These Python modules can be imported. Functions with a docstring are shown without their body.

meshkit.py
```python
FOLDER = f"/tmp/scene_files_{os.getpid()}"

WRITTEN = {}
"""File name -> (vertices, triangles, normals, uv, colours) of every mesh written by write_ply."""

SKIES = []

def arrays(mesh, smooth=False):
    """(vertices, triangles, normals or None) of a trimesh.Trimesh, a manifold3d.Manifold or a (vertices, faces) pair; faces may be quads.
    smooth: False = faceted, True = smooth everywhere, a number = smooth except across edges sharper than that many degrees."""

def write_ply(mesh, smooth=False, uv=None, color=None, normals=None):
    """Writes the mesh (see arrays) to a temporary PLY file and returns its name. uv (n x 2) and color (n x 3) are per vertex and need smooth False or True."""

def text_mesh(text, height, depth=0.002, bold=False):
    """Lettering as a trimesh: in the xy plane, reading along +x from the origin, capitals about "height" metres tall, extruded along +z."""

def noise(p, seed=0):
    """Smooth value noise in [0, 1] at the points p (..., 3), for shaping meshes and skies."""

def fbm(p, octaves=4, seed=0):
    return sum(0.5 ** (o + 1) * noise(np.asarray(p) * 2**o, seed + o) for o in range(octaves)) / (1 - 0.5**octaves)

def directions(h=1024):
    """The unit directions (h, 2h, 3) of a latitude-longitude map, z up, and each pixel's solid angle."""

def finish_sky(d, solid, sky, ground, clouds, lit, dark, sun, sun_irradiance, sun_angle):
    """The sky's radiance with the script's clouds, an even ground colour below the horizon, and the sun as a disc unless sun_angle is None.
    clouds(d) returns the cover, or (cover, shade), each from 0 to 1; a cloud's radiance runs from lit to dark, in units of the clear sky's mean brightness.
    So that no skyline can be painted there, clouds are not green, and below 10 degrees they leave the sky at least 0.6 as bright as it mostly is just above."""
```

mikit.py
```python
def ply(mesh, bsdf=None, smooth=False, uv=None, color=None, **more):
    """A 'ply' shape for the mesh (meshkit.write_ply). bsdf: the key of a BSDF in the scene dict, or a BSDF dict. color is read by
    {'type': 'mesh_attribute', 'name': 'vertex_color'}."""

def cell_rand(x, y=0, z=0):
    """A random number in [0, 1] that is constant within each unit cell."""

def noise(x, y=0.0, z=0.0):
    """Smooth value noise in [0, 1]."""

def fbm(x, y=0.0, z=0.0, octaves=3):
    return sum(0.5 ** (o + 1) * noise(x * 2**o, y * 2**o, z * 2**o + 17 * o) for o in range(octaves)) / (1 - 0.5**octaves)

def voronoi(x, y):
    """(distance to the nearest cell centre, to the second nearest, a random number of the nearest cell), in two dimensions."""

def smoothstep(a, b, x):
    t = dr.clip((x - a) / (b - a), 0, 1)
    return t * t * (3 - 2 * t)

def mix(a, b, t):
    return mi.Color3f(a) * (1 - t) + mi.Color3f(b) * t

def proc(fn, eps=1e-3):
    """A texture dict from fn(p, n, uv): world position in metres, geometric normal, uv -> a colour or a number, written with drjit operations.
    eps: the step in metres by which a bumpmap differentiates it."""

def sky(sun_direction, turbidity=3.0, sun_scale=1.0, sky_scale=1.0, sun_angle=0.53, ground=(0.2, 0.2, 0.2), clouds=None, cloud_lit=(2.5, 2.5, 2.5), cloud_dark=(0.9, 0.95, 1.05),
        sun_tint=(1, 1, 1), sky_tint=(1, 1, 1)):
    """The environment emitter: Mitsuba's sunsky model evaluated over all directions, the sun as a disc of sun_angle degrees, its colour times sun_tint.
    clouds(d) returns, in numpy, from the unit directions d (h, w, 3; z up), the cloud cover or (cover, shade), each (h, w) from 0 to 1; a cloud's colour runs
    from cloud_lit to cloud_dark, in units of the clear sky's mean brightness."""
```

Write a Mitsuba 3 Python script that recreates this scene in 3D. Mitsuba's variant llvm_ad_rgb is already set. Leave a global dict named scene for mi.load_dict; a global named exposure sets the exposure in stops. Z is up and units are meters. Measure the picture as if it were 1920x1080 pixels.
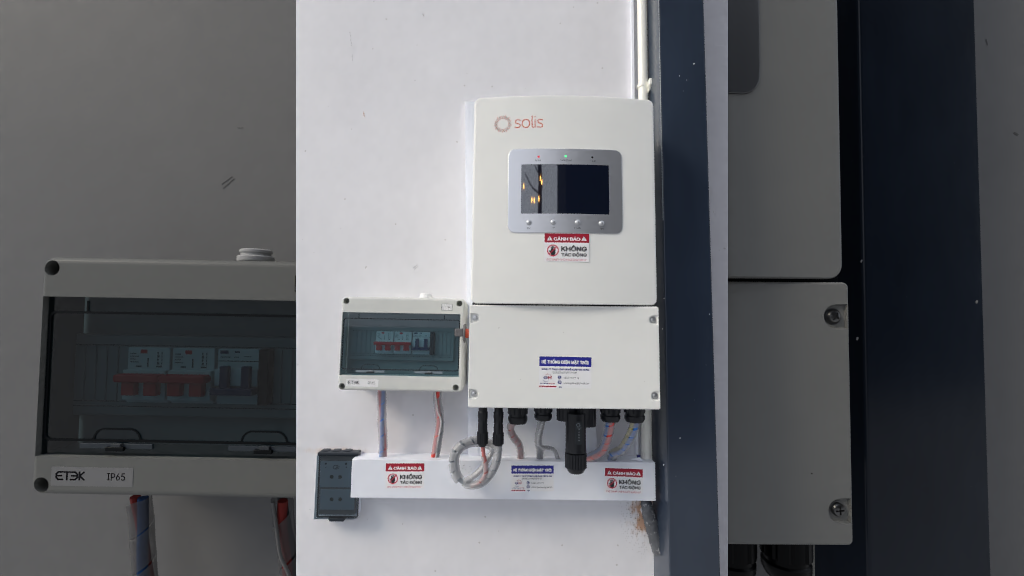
import math, random
import numpy as np, trimesh, mitsuba as mi, mikit, meshkit
import manifold3d as m3
from shapely.geometry import LineString, Polygon, Point, box as sbox
from shapely.ops import unary_union
import drjit as dr
from scipy.optimize import least_squares

random.seed(7); rng = np.random.default_rng(7)
T = mi.ScalarTransform4f
scene, labels = {}, {}
PI = math.pi

# ------------------------------------------------------------------ camera
F = 850.0                       # focal length in pixels of the 1920 px wide photograph
DW = 1.05                       # metres from the lens to the wall
PITCH, ROLL = math.atan(F / 9500.0), 0.0105
CAM = np.array([0.0, -DW, 0.0])
FWD = np.array([0, math.cos(PITCH), math.sin(PITCH)])
UP0 = np.array([0, -math.sin(PITCH), math.cos(PITCH)])
RGT = np.array([1.0, 0, 0]) * math.cos(ROLL) + UP0 * math.sin(ROLL)
UPV = UP0 * math.cos(ROLL) - np.array([1.0, 0, 0]) * math.sin(ROLL)
scene['camera'] = {'type': 'perspective', 'fov': math.degrees(2 * math.atan(960 / F)), 'fov_axis': 'x', 'near_clip': 0.02, 'far_clip': 200.0,
                   'to_world': T().look_at(origin=CAM.tolist(), target=(CAM + FWD).tolist(), up=UPV.tolist())}

# ------------------------------------------------------------------ light
exposure = 2.62
SUN = np.array([-0.95, -0.55, 0.72])
scene['sky'] = mikit.sky(SUN.tolist(), turbidity=3, sun_scale=0.29, sun_angle=20, sun_tint=(0.86, 0.97, 1.16), clouds=lambda d: 1.0, cloud_lit=(1.74, 1.86, 2.1), ground=(0.3, 0.3, 0.3))


# ------------------------------------------------------------------ measuring: from a place in the photograph to a point of a given plane
def ray(u, v):
    d = RGT * (u - 960) + UPV * (540 - v) + FWD * F
    return d / np.linalg.norm(d)


def P(u, v, y=0.0):
    d = ray(u, v)
    return CAM + d * ((y - CAM[1]) / d[1])


def project(p):
    q = np.asarray(p, float) - CAM
    return np.stack([960 + F * (q @ RGT) / (q @ FWD), 540 - F * (q @ UPV) / (q @ FWD)], -1)


class Frame:
    """A plane parallel to the wall: x right, y up, z out of the wall, in millimetres; p0 is the origin, p1 lies on its x axis."""
    def __init__(s, p0, p1, y, tilt=None):
        s.y, s.o = y, P(*p0, y)
        d = P(*p1, y) - s.o
        s.t = math.atan2(d[2], d[0]) if tilt is None else tilt
        c, n = math.cos(s.t), math.sin(s.t)
        s.m = np.eye(4)
        s.m[:3, 0], s.m[:3, 1], s.m[:3, 2], s.m[:3, 3] = np.array([c, 0, n]) * 1e-3, np.array([-n, 0, c]) * 1e-3, np.array([0, -1e-3, 0]), s.o
        s.i = np.linalg.inv(s.m)

    def L(s, u, v, z=0.0):
        q = P(u, v, s.y - z * 1e-3)
        return (s.i[:3, :3] @ q + s.i[:3, 3])[:2]

    def R(s, u0, v0, u1, v1, z=0.0):
        """A rectangle x0, x1, y0, y1 from two opposite corners in the photograph."""
        a, b = s.L(u0, v0, z), s.L(u1, v1, z)
        return min(a[0], b[0]), max(a[0], b[0]), min(a[1], b[1]), max(a[1], b[1])


WALL = Frame((960, 540), (1000, 540), 0.0, 0.0)


def lin(*c):
    return [((x / 255 + 0.055) / 1.055) ** 2.4 if x > 10 else x / 255 / 12.92 for x in c]


# ------------------------------------------------------------------ materials; each also gets a copy with dimming put into its colour (side bays)
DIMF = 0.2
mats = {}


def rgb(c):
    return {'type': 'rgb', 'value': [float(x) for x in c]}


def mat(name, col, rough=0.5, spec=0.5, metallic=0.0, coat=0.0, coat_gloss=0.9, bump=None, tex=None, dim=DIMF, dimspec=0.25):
    for pre, k, sp in (('', 1.0, 1.0), ('dimmed_', dim, dimspec)):
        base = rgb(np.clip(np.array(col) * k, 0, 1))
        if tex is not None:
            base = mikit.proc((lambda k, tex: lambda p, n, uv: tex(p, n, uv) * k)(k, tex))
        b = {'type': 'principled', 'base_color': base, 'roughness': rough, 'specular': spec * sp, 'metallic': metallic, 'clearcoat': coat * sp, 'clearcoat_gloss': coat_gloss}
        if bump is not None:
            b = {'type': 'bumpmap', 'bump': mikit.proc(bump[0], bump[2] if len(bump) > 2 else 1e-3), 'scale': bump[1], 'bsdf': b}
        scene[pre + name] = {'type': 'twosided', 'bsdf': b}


def wall_tex(p, n, uv):
    s = mikit.fbm(p.x * 5 + 3, p.z * 5, p.y, 4)
    t = mikit.fbm(p.x * 60, p.z * 45, 3.0, 3)
    u = mikit.noise(p.x * 9 + 40, p.z * 2.2, 1.0)
    g = 0.69 + 0.07 * (s - 0.5) + 0.035 * (t - 0.5) + 0.02 * (u - 0.5)
    # small dark specks in the paint
    d, _, w = mikit.voronoi(p.x * 18, p.z * 18)
    k = mikit.smoothstep(0.045, 0.02, d) * mikit.smoothstep(0.80, 0.9, w)
    return mikit.mix(mi.Color3f(g * 1.0, g * 0.997, g * 1.035), (0.33, 0.31, 0.29), k * 0.55)


def stain_tex(p, n, uv):
    """The wall paint below the tray's right end, with the rust that has run out of the wall there (its own place in metres)."""
    base = wall_tex(p, n, uv)
    a = dr.sqrt(dr.square((p.x - RUST[0]) / 0.034) + dr.square((p.z - RUST[2]) / 0.058))
    nz = 0.5 * mikit.fbm(p.x * 110, p.z * 80, 2.0, 4) + 0.5 * mikit.fbm(p.x * 230, p.z * 30, 5.0, 3)
    k = mikit.smoothstep(1.0, 0.0, a + (nz - 0.5) * 2.0)
    d, _, w = mikit.voronoi(p.x * 260, p.z * 210)
    sp = mikit.smoothstep(0.36, 0.16, d) * mikit.smoothstep(0.6, 0.75, w) * mikit.smoothstep(1.9, 0.5, a)
    b = dr.sqrt(dr.square((p.x - RUST2[0]) / 0.085) + dr.square((p.z - RUST2[2]) / 0.011))
    k2 = mikit.smoothstep(1.0, 0.2, b + (nz - 0.5) * 0.9)
    c = mikit.mix(base, (0.43, 0.21, 0.085), dr.clip(k * 1.3, 0, 0.8))
    c = mikit.mix(c, (0.62, 0.46, 0.33), k2 * 0.7)
    return mikit.mix(c, (0.10, 0.07, 0.05), sp * 0.7)


RUST, RUST2 = P(1207, 964), P(632, 846)
wall_bump = lambda p, n, uv: mikit.fbm(p.x * 45, p.z * 45, 1.0, 4) + 0.5 * mikit.fbm(p.x * 9, p.z * 9, 5.0, 2)
mat('plaster', [0.7] * 3, 0.55, 0.35, tex=stain_tex, bump=(wall_bump, 0.0011, 1.5e-3))


mat('shaded_plaster', [0.38] * 3, 0.6, 0.3, tex=lambda p, n, uv: wall_tex(p, n, uv) * mi.Color3f(0.74, 0.73, 0.74), bump=(wall_bump, 0.0011, 1.5e-3))  # the same plaster with the shade beside the column put into its colour


def coat_tex(c, amp=0.03, f=14):
    c = mi.Color3f(c)
    return lambda p, n, uv: c * (1 + amp * (mikit.fbm(p.x * f, p.z * f, p.y * f, 3) - 0.5) * 2)


grain = lambda p, n, uv: mikit.fbm(p.x * 420, p.z * 420, p.y * 420, 2)
mat('powder_coat', [0.70, 0.695, 0.64], 0.42, 0.4, tex=coat_tex([0.735, 0.738, 0.71]), bump=(grain, 0.00025, 4e-4))
mat('abs_grey', [0.62, 0.625, 0.59], 0.4, 0.45, tex=coat_tex([0.57, 0.578, 0.55], 0.02))
mat('pvc_white', [0.78, 0.785, 0.8], 0.35, 0.5, tex=coat_tex([0.73, 0.755, 0.815], 0.035, 25))
mat('plug_white', [0.8, 0.8, 0.8], 0.4, 0.4, dim=0.4)
mat('pvc_ivory', [0.76, 0.74, 0.66], 0.32, 0.5, tex=coat_tex([0.77, 0.765, 0.70], 0.05, 30))
mat('bezel_silver', [0.58, 0.59, 0.615], 0.34, 0.5, 0.85, coat=1.0, coat_gloss=0.98)
mat('button_silver', [0.5, 0.51, 0.53], 0.3, 0.5, 0.6)
mat('screen_glass', [0.001, 0.003, 0.012], 0.03, 1.0)
for pre, e in (('', 2.3), ('dimmed_', 1.3)):
    b = scene[pre + 'screen_glass']['bsdf']; b.pop('specular'); b['eta'] = e
mat('black_plastic', [0.006, 0.007, 0.010], 0.33, 0.38)
mat('black_print', [0.02, 0.02, 0.025], 0.5, 0.3)
mat('navy_print', lin(32, 38, 110), 0.4, 0.4)
mat('blue_print', lin(35, 38, 132), 0.35, 0.45)
mat('red_print', lin(152, 22, 44), 0.35, 0.45)
mat('symbol_red', lin(190, 40, 62), 0.4, 0.4)
mat('paper_white', [0.76, 0.76, 0.77], 0.35, 0.45)
mat('logo_orange', lin(196, 92, 66), 0.5, 0.3)
mat('logo_brown', lin(86, 62, 60), 0.5, 0.3)
mat('steel', [0.62, 0.62, 0.62], 0.3, 0.5, 1.0)
mat('hole_dark', [0.03, 0.035, 0.035], 0.6, 0.3)
mat('hole_shade', [0.12, 0.13, 0.12], 0.6, 0.3)
mat('inner_grey', [0.27, 0.29, 0.29], 0.5, 0.4, dim=0.8)
mat('inner_line', [0.03, 0.035, 0.04], 0.6, 0.3, dim=0.8)
mat('breaker_white', [0.62, 0.62, 0.62], 0.45, 0.4, dim=0.8)
mat('breaker_red', lin(200, 36, 40), 0.4, 0.45, dim=0.8)
mat('breaker_blue', lin(12, 44, 84), 0.4, 0.45, dim=0.8)
mat('gasket_black', [0.012, 0.016, 0.02], 0.4, 0.4)
mat('switch_grey', lin(92, 90, 92), 0.45, 0.4)
mat('switch_orange', lin(200, 82, 52), 0.45, 0.4)
mat('wire_red', lin(228, 84, 78), 0.4, 0.4)
mat('wire_blue', lin(60, 122, 200), 0.4, 0.4)
mat('wire_grey', lin(118, 124, 130), 0.4, 0.4)
mat('wire_white', lin(205, 205, 205), 0.4, 0.4)
mat('wire_brown', lin(175, 105, 102), 0.4, 0.4)
mat('wire_yellow', lin(196, 186, 120), 0.4, 0.4)
mat('socket_grey', lin(112, 122, 132), 0.45, 0.4)
mat('socket_dark', lin(38, 44, 52), 0.4, 0.4)


def steel_paint(p, n, uv):
    g = mikit.fbm(p.x * 6, p.z * 4, p.y * 6, 3) - 0.5
    d, _, w = mikit.voronoi(p.x * 30 + p.y * 9, p.z * 22)
    k = mikit.smoothstep(0.055, 0.02, d) * mikit.smoothstep(0.955, 0.985, w)
    return mikit.mix(mi.Color3f(0.022, 0.032, 0.052) * (1 + 0.5 * g + 0.25 * (mikit.fbm(p.x * 40, p.z * 7, p.y * 40, 3) - 0.5)), (0.2, 0.2, 0.22), k * 0.25)


mat('column_paint', [0.03, 0.04, 0.06], 0.2, 0.6, tex=steel_paint, bump=(lambda p, n, uv: mikit.fbm(p.x * 30, p.z * 12, p.y * 30, 3), 0.0006), dim=0.36, dimspec=0.35)


def stub_tex(p, n, uv):
    g = mikit.fbm(p.x * 90, p.z * 60, p.y * 90, 4)
    k = mikit.smoothstep(0.64, 0.80, mikit.fbm(p.x * 320, p.z * 230, p.y * 300, 3))
    return mikit.mix(mi.Color3f(0.075, 0.08, 0.09) * (0.5 + g), (0.55, 0.55, 0.56), k * 0.8)


mat('stub_tape', [0.1] * 3, 0.35, 0.5, tex=stub_tex, bump=(lambda p, n, uv: mikit.fbm(p.x * 260, p.z * 200, p.y * 260, 3), 0.0012, 6e-4))
for pre, k in (('', 1.0), ('dimmed_', 0.6)):
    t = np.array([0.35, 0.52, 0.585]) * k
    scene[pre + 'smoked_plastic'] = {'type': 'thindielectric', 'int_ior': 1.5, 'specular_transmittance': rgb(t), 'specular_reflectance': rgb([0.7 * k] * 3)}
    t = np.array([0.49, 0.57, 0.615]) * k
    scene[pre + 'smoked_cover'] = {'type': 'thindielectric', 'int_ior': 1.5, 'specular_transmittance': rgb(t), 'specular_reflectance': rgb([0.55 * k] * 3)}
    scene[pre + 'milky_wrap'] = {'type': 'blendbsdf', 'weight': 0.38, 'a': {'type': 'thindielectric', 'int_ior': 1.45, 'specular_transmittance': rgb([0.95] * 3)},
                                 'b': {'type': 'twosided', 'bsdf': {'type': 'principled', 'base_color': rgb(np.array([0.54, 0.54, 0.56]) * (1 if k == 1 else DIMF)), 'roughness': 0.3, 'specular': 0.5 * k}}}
for nm, c, e in (('led_red', (0.75, 0.03, 0.05), (0.35, 0.01, 0.02)), ('led_green', (0.1, 0.9, 0.25), (0.05, 1.0, 0.2))):
    scene[nm] = {'type': 'twosided', 'bsdf': {'type': 'principled', 'base_color': rgb(c), 'roughness': 0.25, 'specular': 0.5}}
scene['bark'] = {'type': 'diffuse', 'reflectance': rgb((0.05, 0.045, 0.04))}
scene['dark_facade'] = {'type': 'diffuse', 'reflectance': rgb((0.035, 0.037, 0.042))}

# ------------------------------------------------------------------ shapes
def man(m):
    a = m.to_mesh()
    return trimesh.Trimesh(np.array(a.vert_properties[:, :3]), np.array(a.tri_verts), process=False)


def cat(*ms):
    return trimesh.util.concatenate([m for m in ms])


def rrpts(x0, x1, y0, y1, r, n=5):
    r = max(min(r, (x1 - x0) / 2 - 1e-3, (y1 - y0) / 2 - 1e-3), 1e-3)
    out = []
    for cx, cy, a0 in ((x1 - r, y1 - r, 0), (x0 + r, y1 - r, 90), (x0 + r, y0 + r, 180), (x1 - r, y0 + r, 270)):
        for k in range(n + 1):
            a = math.radians(a0 + 90 * k / n)
            out.append((cx + r * math.cos(a), cy + r * math.sin(a)))
    return np.array(out)


def slab(x0, x1, y0, y1, z0, z1, r=2.0, b=1.0, back=False, n=5, steps=3):
    """A rounded plate, its front edge rounded over by b, as a Manifold."""
    layers = [(z0 + b, 0.0), (z0, b)] if back else [(z0, 0.0)]
    for k in range(steps + 1):
        a = PI / 2 * k / steps
        layers.append((z1 - b + b * math.sin(a), b * (1 - math.cos(a))))
    pts = [np.column_stack([rrpts(x0 + i, x1 - i, y0 + i, y1 - i, max(r - i, 0.05), n), np.full(4 * (n + 1), z)]) for z, i in layers]
    return m3.Manifold.hull_points(np.vstack(pts))


def cyl(x, y, z0, z1, r, r2=None, n=32):
    return m3.Manifold.cylinder(z1 - z0, r, r if r2 is None else r2, n).translate((x, y, z0))


def lathe(profile, at, axis='y', n=32):
    """(radius, height) pairs turned about an axis; 'y' is the frame's up, 'z' its way out of the wall."""
    m = trimesh.creation.revolve(np.array(profile, float), sections=n)
    if axis == 'y':
        m.apply_transform(trimesh.transformations.rotation_matrix(-PI / 2, [1, 0, 0]))
    if axis == 'x':
        m.apply_transform(trimesh.transformations.rotation_matrix(PI / 2, [0, 1, 0]))
    m.apply_translation(at)
    return m


def ribbed(r, h, at, ribs=14, depth=0.08, tri=4):
    """A fluted nut with an upright axis, from at downwards."""
    a = np.arange(ribs * tri) / (ribs * tri) * 2 * PI
    rad = r * (1 - depth * (np.arange(ribs * tri) % tri == 0))
    cs = m3.CrossSection([np.column_stack([rad * np.cos(a), rad * np.sin(a)])])
    m = man(cs.extrude(h))
    m.apply_transform(trimesh.transformations.rotation_matrix(PI / 2, [1, 0, 0]))
    m.apply_translation(at)
    return m


def smooth_path(pts, n=60):
    p = np.asarray(pts, float)
    q = np.vstack([2 * p[0] - p[1], p, 2 * p[-1] - p[-2]])
    out = []
    for i in range(1, len(q) - 2):
        for t in np.linspace(0, 1, max(4, n // (len(p) - 1)), endpoint=False):
            a, b, c, d = q[i - 1:i + 3]
            out.append(0.5 * (2 * b + (c - a) * t + (2 * a - 5 * b + 4 * c - d) * t * t + (3 * b - a - 3 * c + d) * t ** 3))
    return np.vstack([out, p[-1]])


def frames(p):
    t = np.gradient(p, axis=0); t /= np.linalg.norm(t, axis=1, keepdims=True)
    a = np.cross(t[0], [0.2, 0.1, 1.0]); a /= np.linalg.norm(a)
    A = []
    for k in t:
        a = a - k * (a @ k); a /= np.linalg.norm(a); A.append(a)
    A = np.array(A)
    return t, A, np.cross(t, A)


def tube(p, r, sides=12, caps=True):
    t, a, b = frames(p)
    r = np.broadcast_to(r, (len(p),))
    th = np.arange(sides) * 2 * PI / sides
    v = (p[:, None] + r[:, None, None] * (np.cos(th)[None, :, None] * a[:, None] + np.sin(th)[None, :, None] * b[:, None])).reshape(-1, 3)
    i, j = np.meshgrid(np.arange(len(p) - 1), np.arange(sides), indexing='ij')
    q = np.stack([i * sides + j, i * sides + (j + 1) % sides, (i + 1) * sides + (j + 1) % sides, (i + 1) * sides + j], -1).reshape(-1, 4)
    f = np.vstack([q[:, [0, 1, 2]], q[:, [0, 2, 3]]])
    if caps:
        n = len(v); v = np.vstack([v, p[0], p[-1]])
        k = np.arange(sides)
        f = np.vstack([f, np.column_stack([(k + 1) % sides, k, np.full(sides, n)]), np.column_stack([k + n - sides, (k + 1) % sides + n - sides, np.full(sides, n + 1)])])
    return trimesh.Trimesh(v, f, process=False)


def spiral(p, r, pitch, width, seed=0):
    """Spiral cable wrap: one ribbon wound about the path, its edges a little proud of one another."""
    seg = np.r_[0, np.cumsum(np.linalg.norm(np.diff(p, axis=0), axis=1))]
    N = max(24, int(seg[-1] / pitch * 16)) + 1
    s = np.linspace(0, seg[-1], N)
    q = np.column_stack([np.interp(s, seg, p[:, k]) for k in range(3)])
    t, a, b = frames(q)
    ph = s / pitch * 2 * PI + seed
    rows = []
    for w, rr in ((-0.5, r * 1.06), (-0.2, r), (0.2, r), (0.5, r * 1.03)):
        sw = np.clip(s + w * width, 0, seg[-1])
        c = np.column_stack([np.interp(sw, seg, p[:, k]) for k in range(3)])
        rows.append(c + rr * (np.cos(ph)[:, None] * a + np.sin(ph)[:, None] * b))
    v = np.stack(rows, 1).reshape(-1, 3)
    i, j = np.meshgrid(np.arange(N - 1), np.arange(3), indexing='ij')
    k = i * 4 + j
    qd = np.stack([k, k + 1, k + 5, k + 4], -1).reshape(-1, 4)
    return trimesh.Trimesh(v, np.vstack([qd[:, [0, 1, 2]], qd[:, [0, 2, 3]]]), process=False)


def strand(p, r, off, turns, phase, sides=8):
    """One wire of a bundle, twisting about the bundle's path."""
    t, a, b = frames(p)
    s = np.linspace(0, 1, len(p)) * turns * 2 * PI + phase
    return tube(p + off * (np.cos(s)[:, None] * a + np.sin(s)[:, None] * b), r, sides)


def flat(shape, z0, z1):
    """A shapely shape as a thin printed or moulded layer."""
    gs = getattr(shape, 'geoms', [shape])
    return cat(*[trimesh.creation.extrude_polygon(g, z1 - z0, engine='earcut').apply_translation((0, 0, z0)) for g in gs if g.area > 1e-6])


def stroke(lines, w, round_=True):
    return unary_union([LineString(l).buffer(w / 2, cap_style=1 if round_ else 2, join_style=1 if round_ else 2, quad_segs=4) for l in lines])


def arc(cx, cy, rx, ry, a0, a1, n=16):
    return [(cx + rx * math.cos(math.radians(a)), cy + ry * math.sin(math.radians(a))) for a in np.linspace(a0, a1, n)]


def text(s, x0, x1, base, cap, z0, z1, bold=False):
    m = meshkit.text_mesh(s, cap, z1 - z0, bold)
    b = m.bounds
    m.apply_transform(np.diag([(x1 - x0) / (b[1, 0] - b[0, 0]), 1, 1, 1]))
    m.apply_translation((x0 - m.bounds[0, 0], base, z0))
    if bold:        # a heavier cut of the letters
        w = cap * 0.05
        m = cat(*[m.copy().apply_translation((dx * w, dy * w, dz)) for dx, dy, dz in ((-1, 0, 0), (1, 0, 0.012), (0, 0.7, 0.024), (0, -0.7, 0.036))])
    return m


# ------------------------------------------------------------------ the scene's entries
MESH = {}


def put(key, mesh, bsdf, frame=None, smooth=False, **more):
    """One entry; keys of alike parts are numbered."""
    if isinstance(mesh, m3.Manifold):
        mesh = man(mesh)
    mesh = mesh.copy()
    if frame is not None:
        mesh.apply_transform(frame.m)
    k, n = key, 0
    while k in scene:
        n += 1; k = f'{key}_{n:03d}'
    scene[k] = mikit.ply(mesh, bsdf, smooth=smooth, **more)
    MESH[k] = bsdf
    return k


def tag(key, label, category=None, group=None, kind=None):
    labels[key] = {k: v for k, v in (('label', label), ('category', category), ('group', group), ('kind', kind)) if v}


# ------------------------------------------------------------------ the central wall panel
edge = lambda u: [P(u, v)[[0, 2]] for v in (-260, 1340)]
(l0, l1), (r0, r1) = edge(555), edge(1365)
wp = Polygon([l0, l1, r1, r0])
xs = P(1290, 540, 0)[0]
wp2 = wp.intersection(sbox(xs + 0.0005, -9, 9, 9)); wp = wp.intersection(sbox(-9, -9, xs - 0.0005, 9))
wm = flat(wp, 0, 0.02)
wm.apply_transform(np.array([[1, 0, 0, 0], [0, 0, 1, 0], [0, 1, 0, 0], [0, 0, 0, 1.0]]))
wm.invert()
put('wall', wm, 'plaster'); tag('wall', 'white plastered wall panel in the middle', kind='structure')
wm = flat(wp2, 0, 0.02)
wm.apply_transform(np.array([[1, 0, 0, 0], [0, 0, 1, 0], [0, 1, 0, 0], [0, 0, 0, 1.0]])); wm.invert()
put('side_wall', wm, 'shaded_plaster'); tag('side_wall', 'narrow wall strip right of the steel column, shade painted in', kind='structure')


def wall_mark(key, u0, v0, u1, v1, w, bsdf, z=0.35, label=None):
    a, b = WALL.L(u0, v0), WALL.L(u1, v1)
    return put(key, flat(stroke([[a, b]], w), 0.02, z), bsdf, WALL)


scene['scratch_grey'] = {'type': 'twosided', 'bsdf': {'type': 'principled', 'base_color': rgb((0.45, 0.44, 0.44)), 'roughness': 0.6}}
scene['rust_speck'] = {'type': 'twosided', 'bsdf': {'type': 'principled', 'base_color': rgb((0.45, 0.2, 0.1)), 'roughness': 0.6}}
wall_mark('wall__scratch', 776, 506, 784, 499, 0.9, 'scratch_grey'); wall_mark('wall__scratch', 775, 502, 782, 497, 0.9, 'scratch_grey')
wall_mark('wall__scratch', 660, 88, 657, 74, 0.5, 'scratch_grey'); wall_mark('wall__scratch', 661, 118, 660, 103, 0.4, 'scratch_grey'); wall_mark('wall__scratch', 657, 70, 656, 60, 0.4, 'scratch_grey')
wall_mark('wall__paint_chip', 682, 210, 683, 220, 1.1, 'rust_speck'); wall_mark('wall__paint_chip', 793, 27, 795, 30, 2.2, 'scratch_grey')
wall_mark('side_wall__paint_chip', 1358, 465, 1360, 466, 3.0, 'scratch_grey'); wall_mark('side_wall__paint_chip', 1338, 396, 1339, 400, 1.2, 'scratch_grey')
for _ in range(26):
    u, v = rng.uniform(565, 1190), rng.choice([rng.uniform(5, 540), rng.uniform(950, 1075)])
    if 872 < u and 170 < v < 900: continue
    wall_mark('wall__paint_chip', u, v, u + rng.uniform(-1, 1), v + rng.uniform(0.2, 2.5), rng.uniform(0.4, 1.0), 'scratch_grey')

# ------------------------------------------------------------------ steel column
CF = Frame((1240, 0), (1300, 0), -0.105, 0.0)
xl = (P(1238, 100, -0.105)[0] + P(1254, 1000, -0.105)[0]) / 2
xr = (P(1323, 100, -0.105)[0] + P(1349, 1000, -0.105)[0]) / 2
ztop, zbot = P(960, -250)[2], P(960, 1330)[2]


def wbox(x0, x1, y0, y1, z0, z1, b=0.002):
    """A box in world metres with chamfered upright edges."""
    cs = m3.CrossSection([np.array([(x0 + b, y0), (x1 - b, y0), (x1, y0 + b), (x1, y1), (x0, y1), (x0, y0 + b)])])
    return man(cs.extrude(z1 - z0).translate((0, 0, z0)))


put('steel_column', wbox(xl, xr, -0.105, -0.001, zbot, ztop, 0.003), 'column_paint', smooth=50)
put('steel_column__edge_strip', wbox(xl - 0.0005, xl + 0.0008, -0.1056, -0.1035, P(960, 430)[2], ztop, 0.0004), 'wire_grey')  # pale line on the chipped edge, its glint put into the colour
for u, v, w in ((1301, 120, 2.2), (1274, 143, 1.5), (1288, 150, 1.2), (1242, 617, 1.6), (1245, 560, 1.2), (1330, 590, 1.4), (1275, 822, 1.6), (1244, 872, 1.6)):
    a = CF.L(u, v)
    put('steel_column__paint_chip', flat(stroke([[a, (a[0] + 0.4, a[1] + 1.2)]], w), 0.02, 0.4), 'paper_white', CF)
tag('steel_column', 'dark blue grey painted steel column beside the white inverter', 'column')

# ------------------------------------------------------------------ white conduit with its clip, and the flat strips behind
yp = -0.022
za, zb = P(1200, -60, yp)[2], P(1212, 862, -0.03)[2]
ppts = np.array([[P(1203.5, 0, yp)[0], yp, ztop], [P(1206, 180, yp)[0], yp, P(960, 180, yp)[2]], [P(1211, 700, yp)[0], yp, P(960, 700, yp)[2]], [P(1212.5, 850, yp)[0], yp, P(960, 866, -0.03)[2]]])
put('conduit', tube(smooth_path(ppts, 40), 0.0114, 28), 'pvc_ivory', smooth=40)
tag('conduit', 'ivory plastic conduit pipe running down beside the dark steel column', 'pipe')
KF = Frame((1200, 150), (1220, 150), -0.03, 0.0)
cx, cy = KF.L(1206, 160)
ring = man(m3.CrossSection([np.array(arc(0, 0, 12.6, 12.6, 0, 351, 40))]).extrude(6) - m3.CrossSection([np.array(arc(0, 0, 11.3, 11.3, 0, 351, 40))]).extrude(14).translate((0, 0, -1)))
ring.apply_transform(trimesh.transformations.rotation_matrix(PI / 2, [1, 0, 0])); ring.apply_translation((cx, cy + 4, -8))
x0, x1, y0, y1 = KF.R(1216, 152, 1226, 163)
foot = man(slab(x0 - 3, x1 + 1, y0 - 2, y1 - 2, -8, 17, 1.2, 0.8))
put('conduit__clip', cat(ring, foot, man(m3.Manifold.hull_points(np.array([[x0, y0, -4], [x1, y0, -4], [x0 - 2, y0 - 14, -8], [x0, y0, 15], [x1, y0, 15], [x0 - 2, y0 - 14, 4]])))), 'pvc_ivory', KF, 40)


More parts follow.
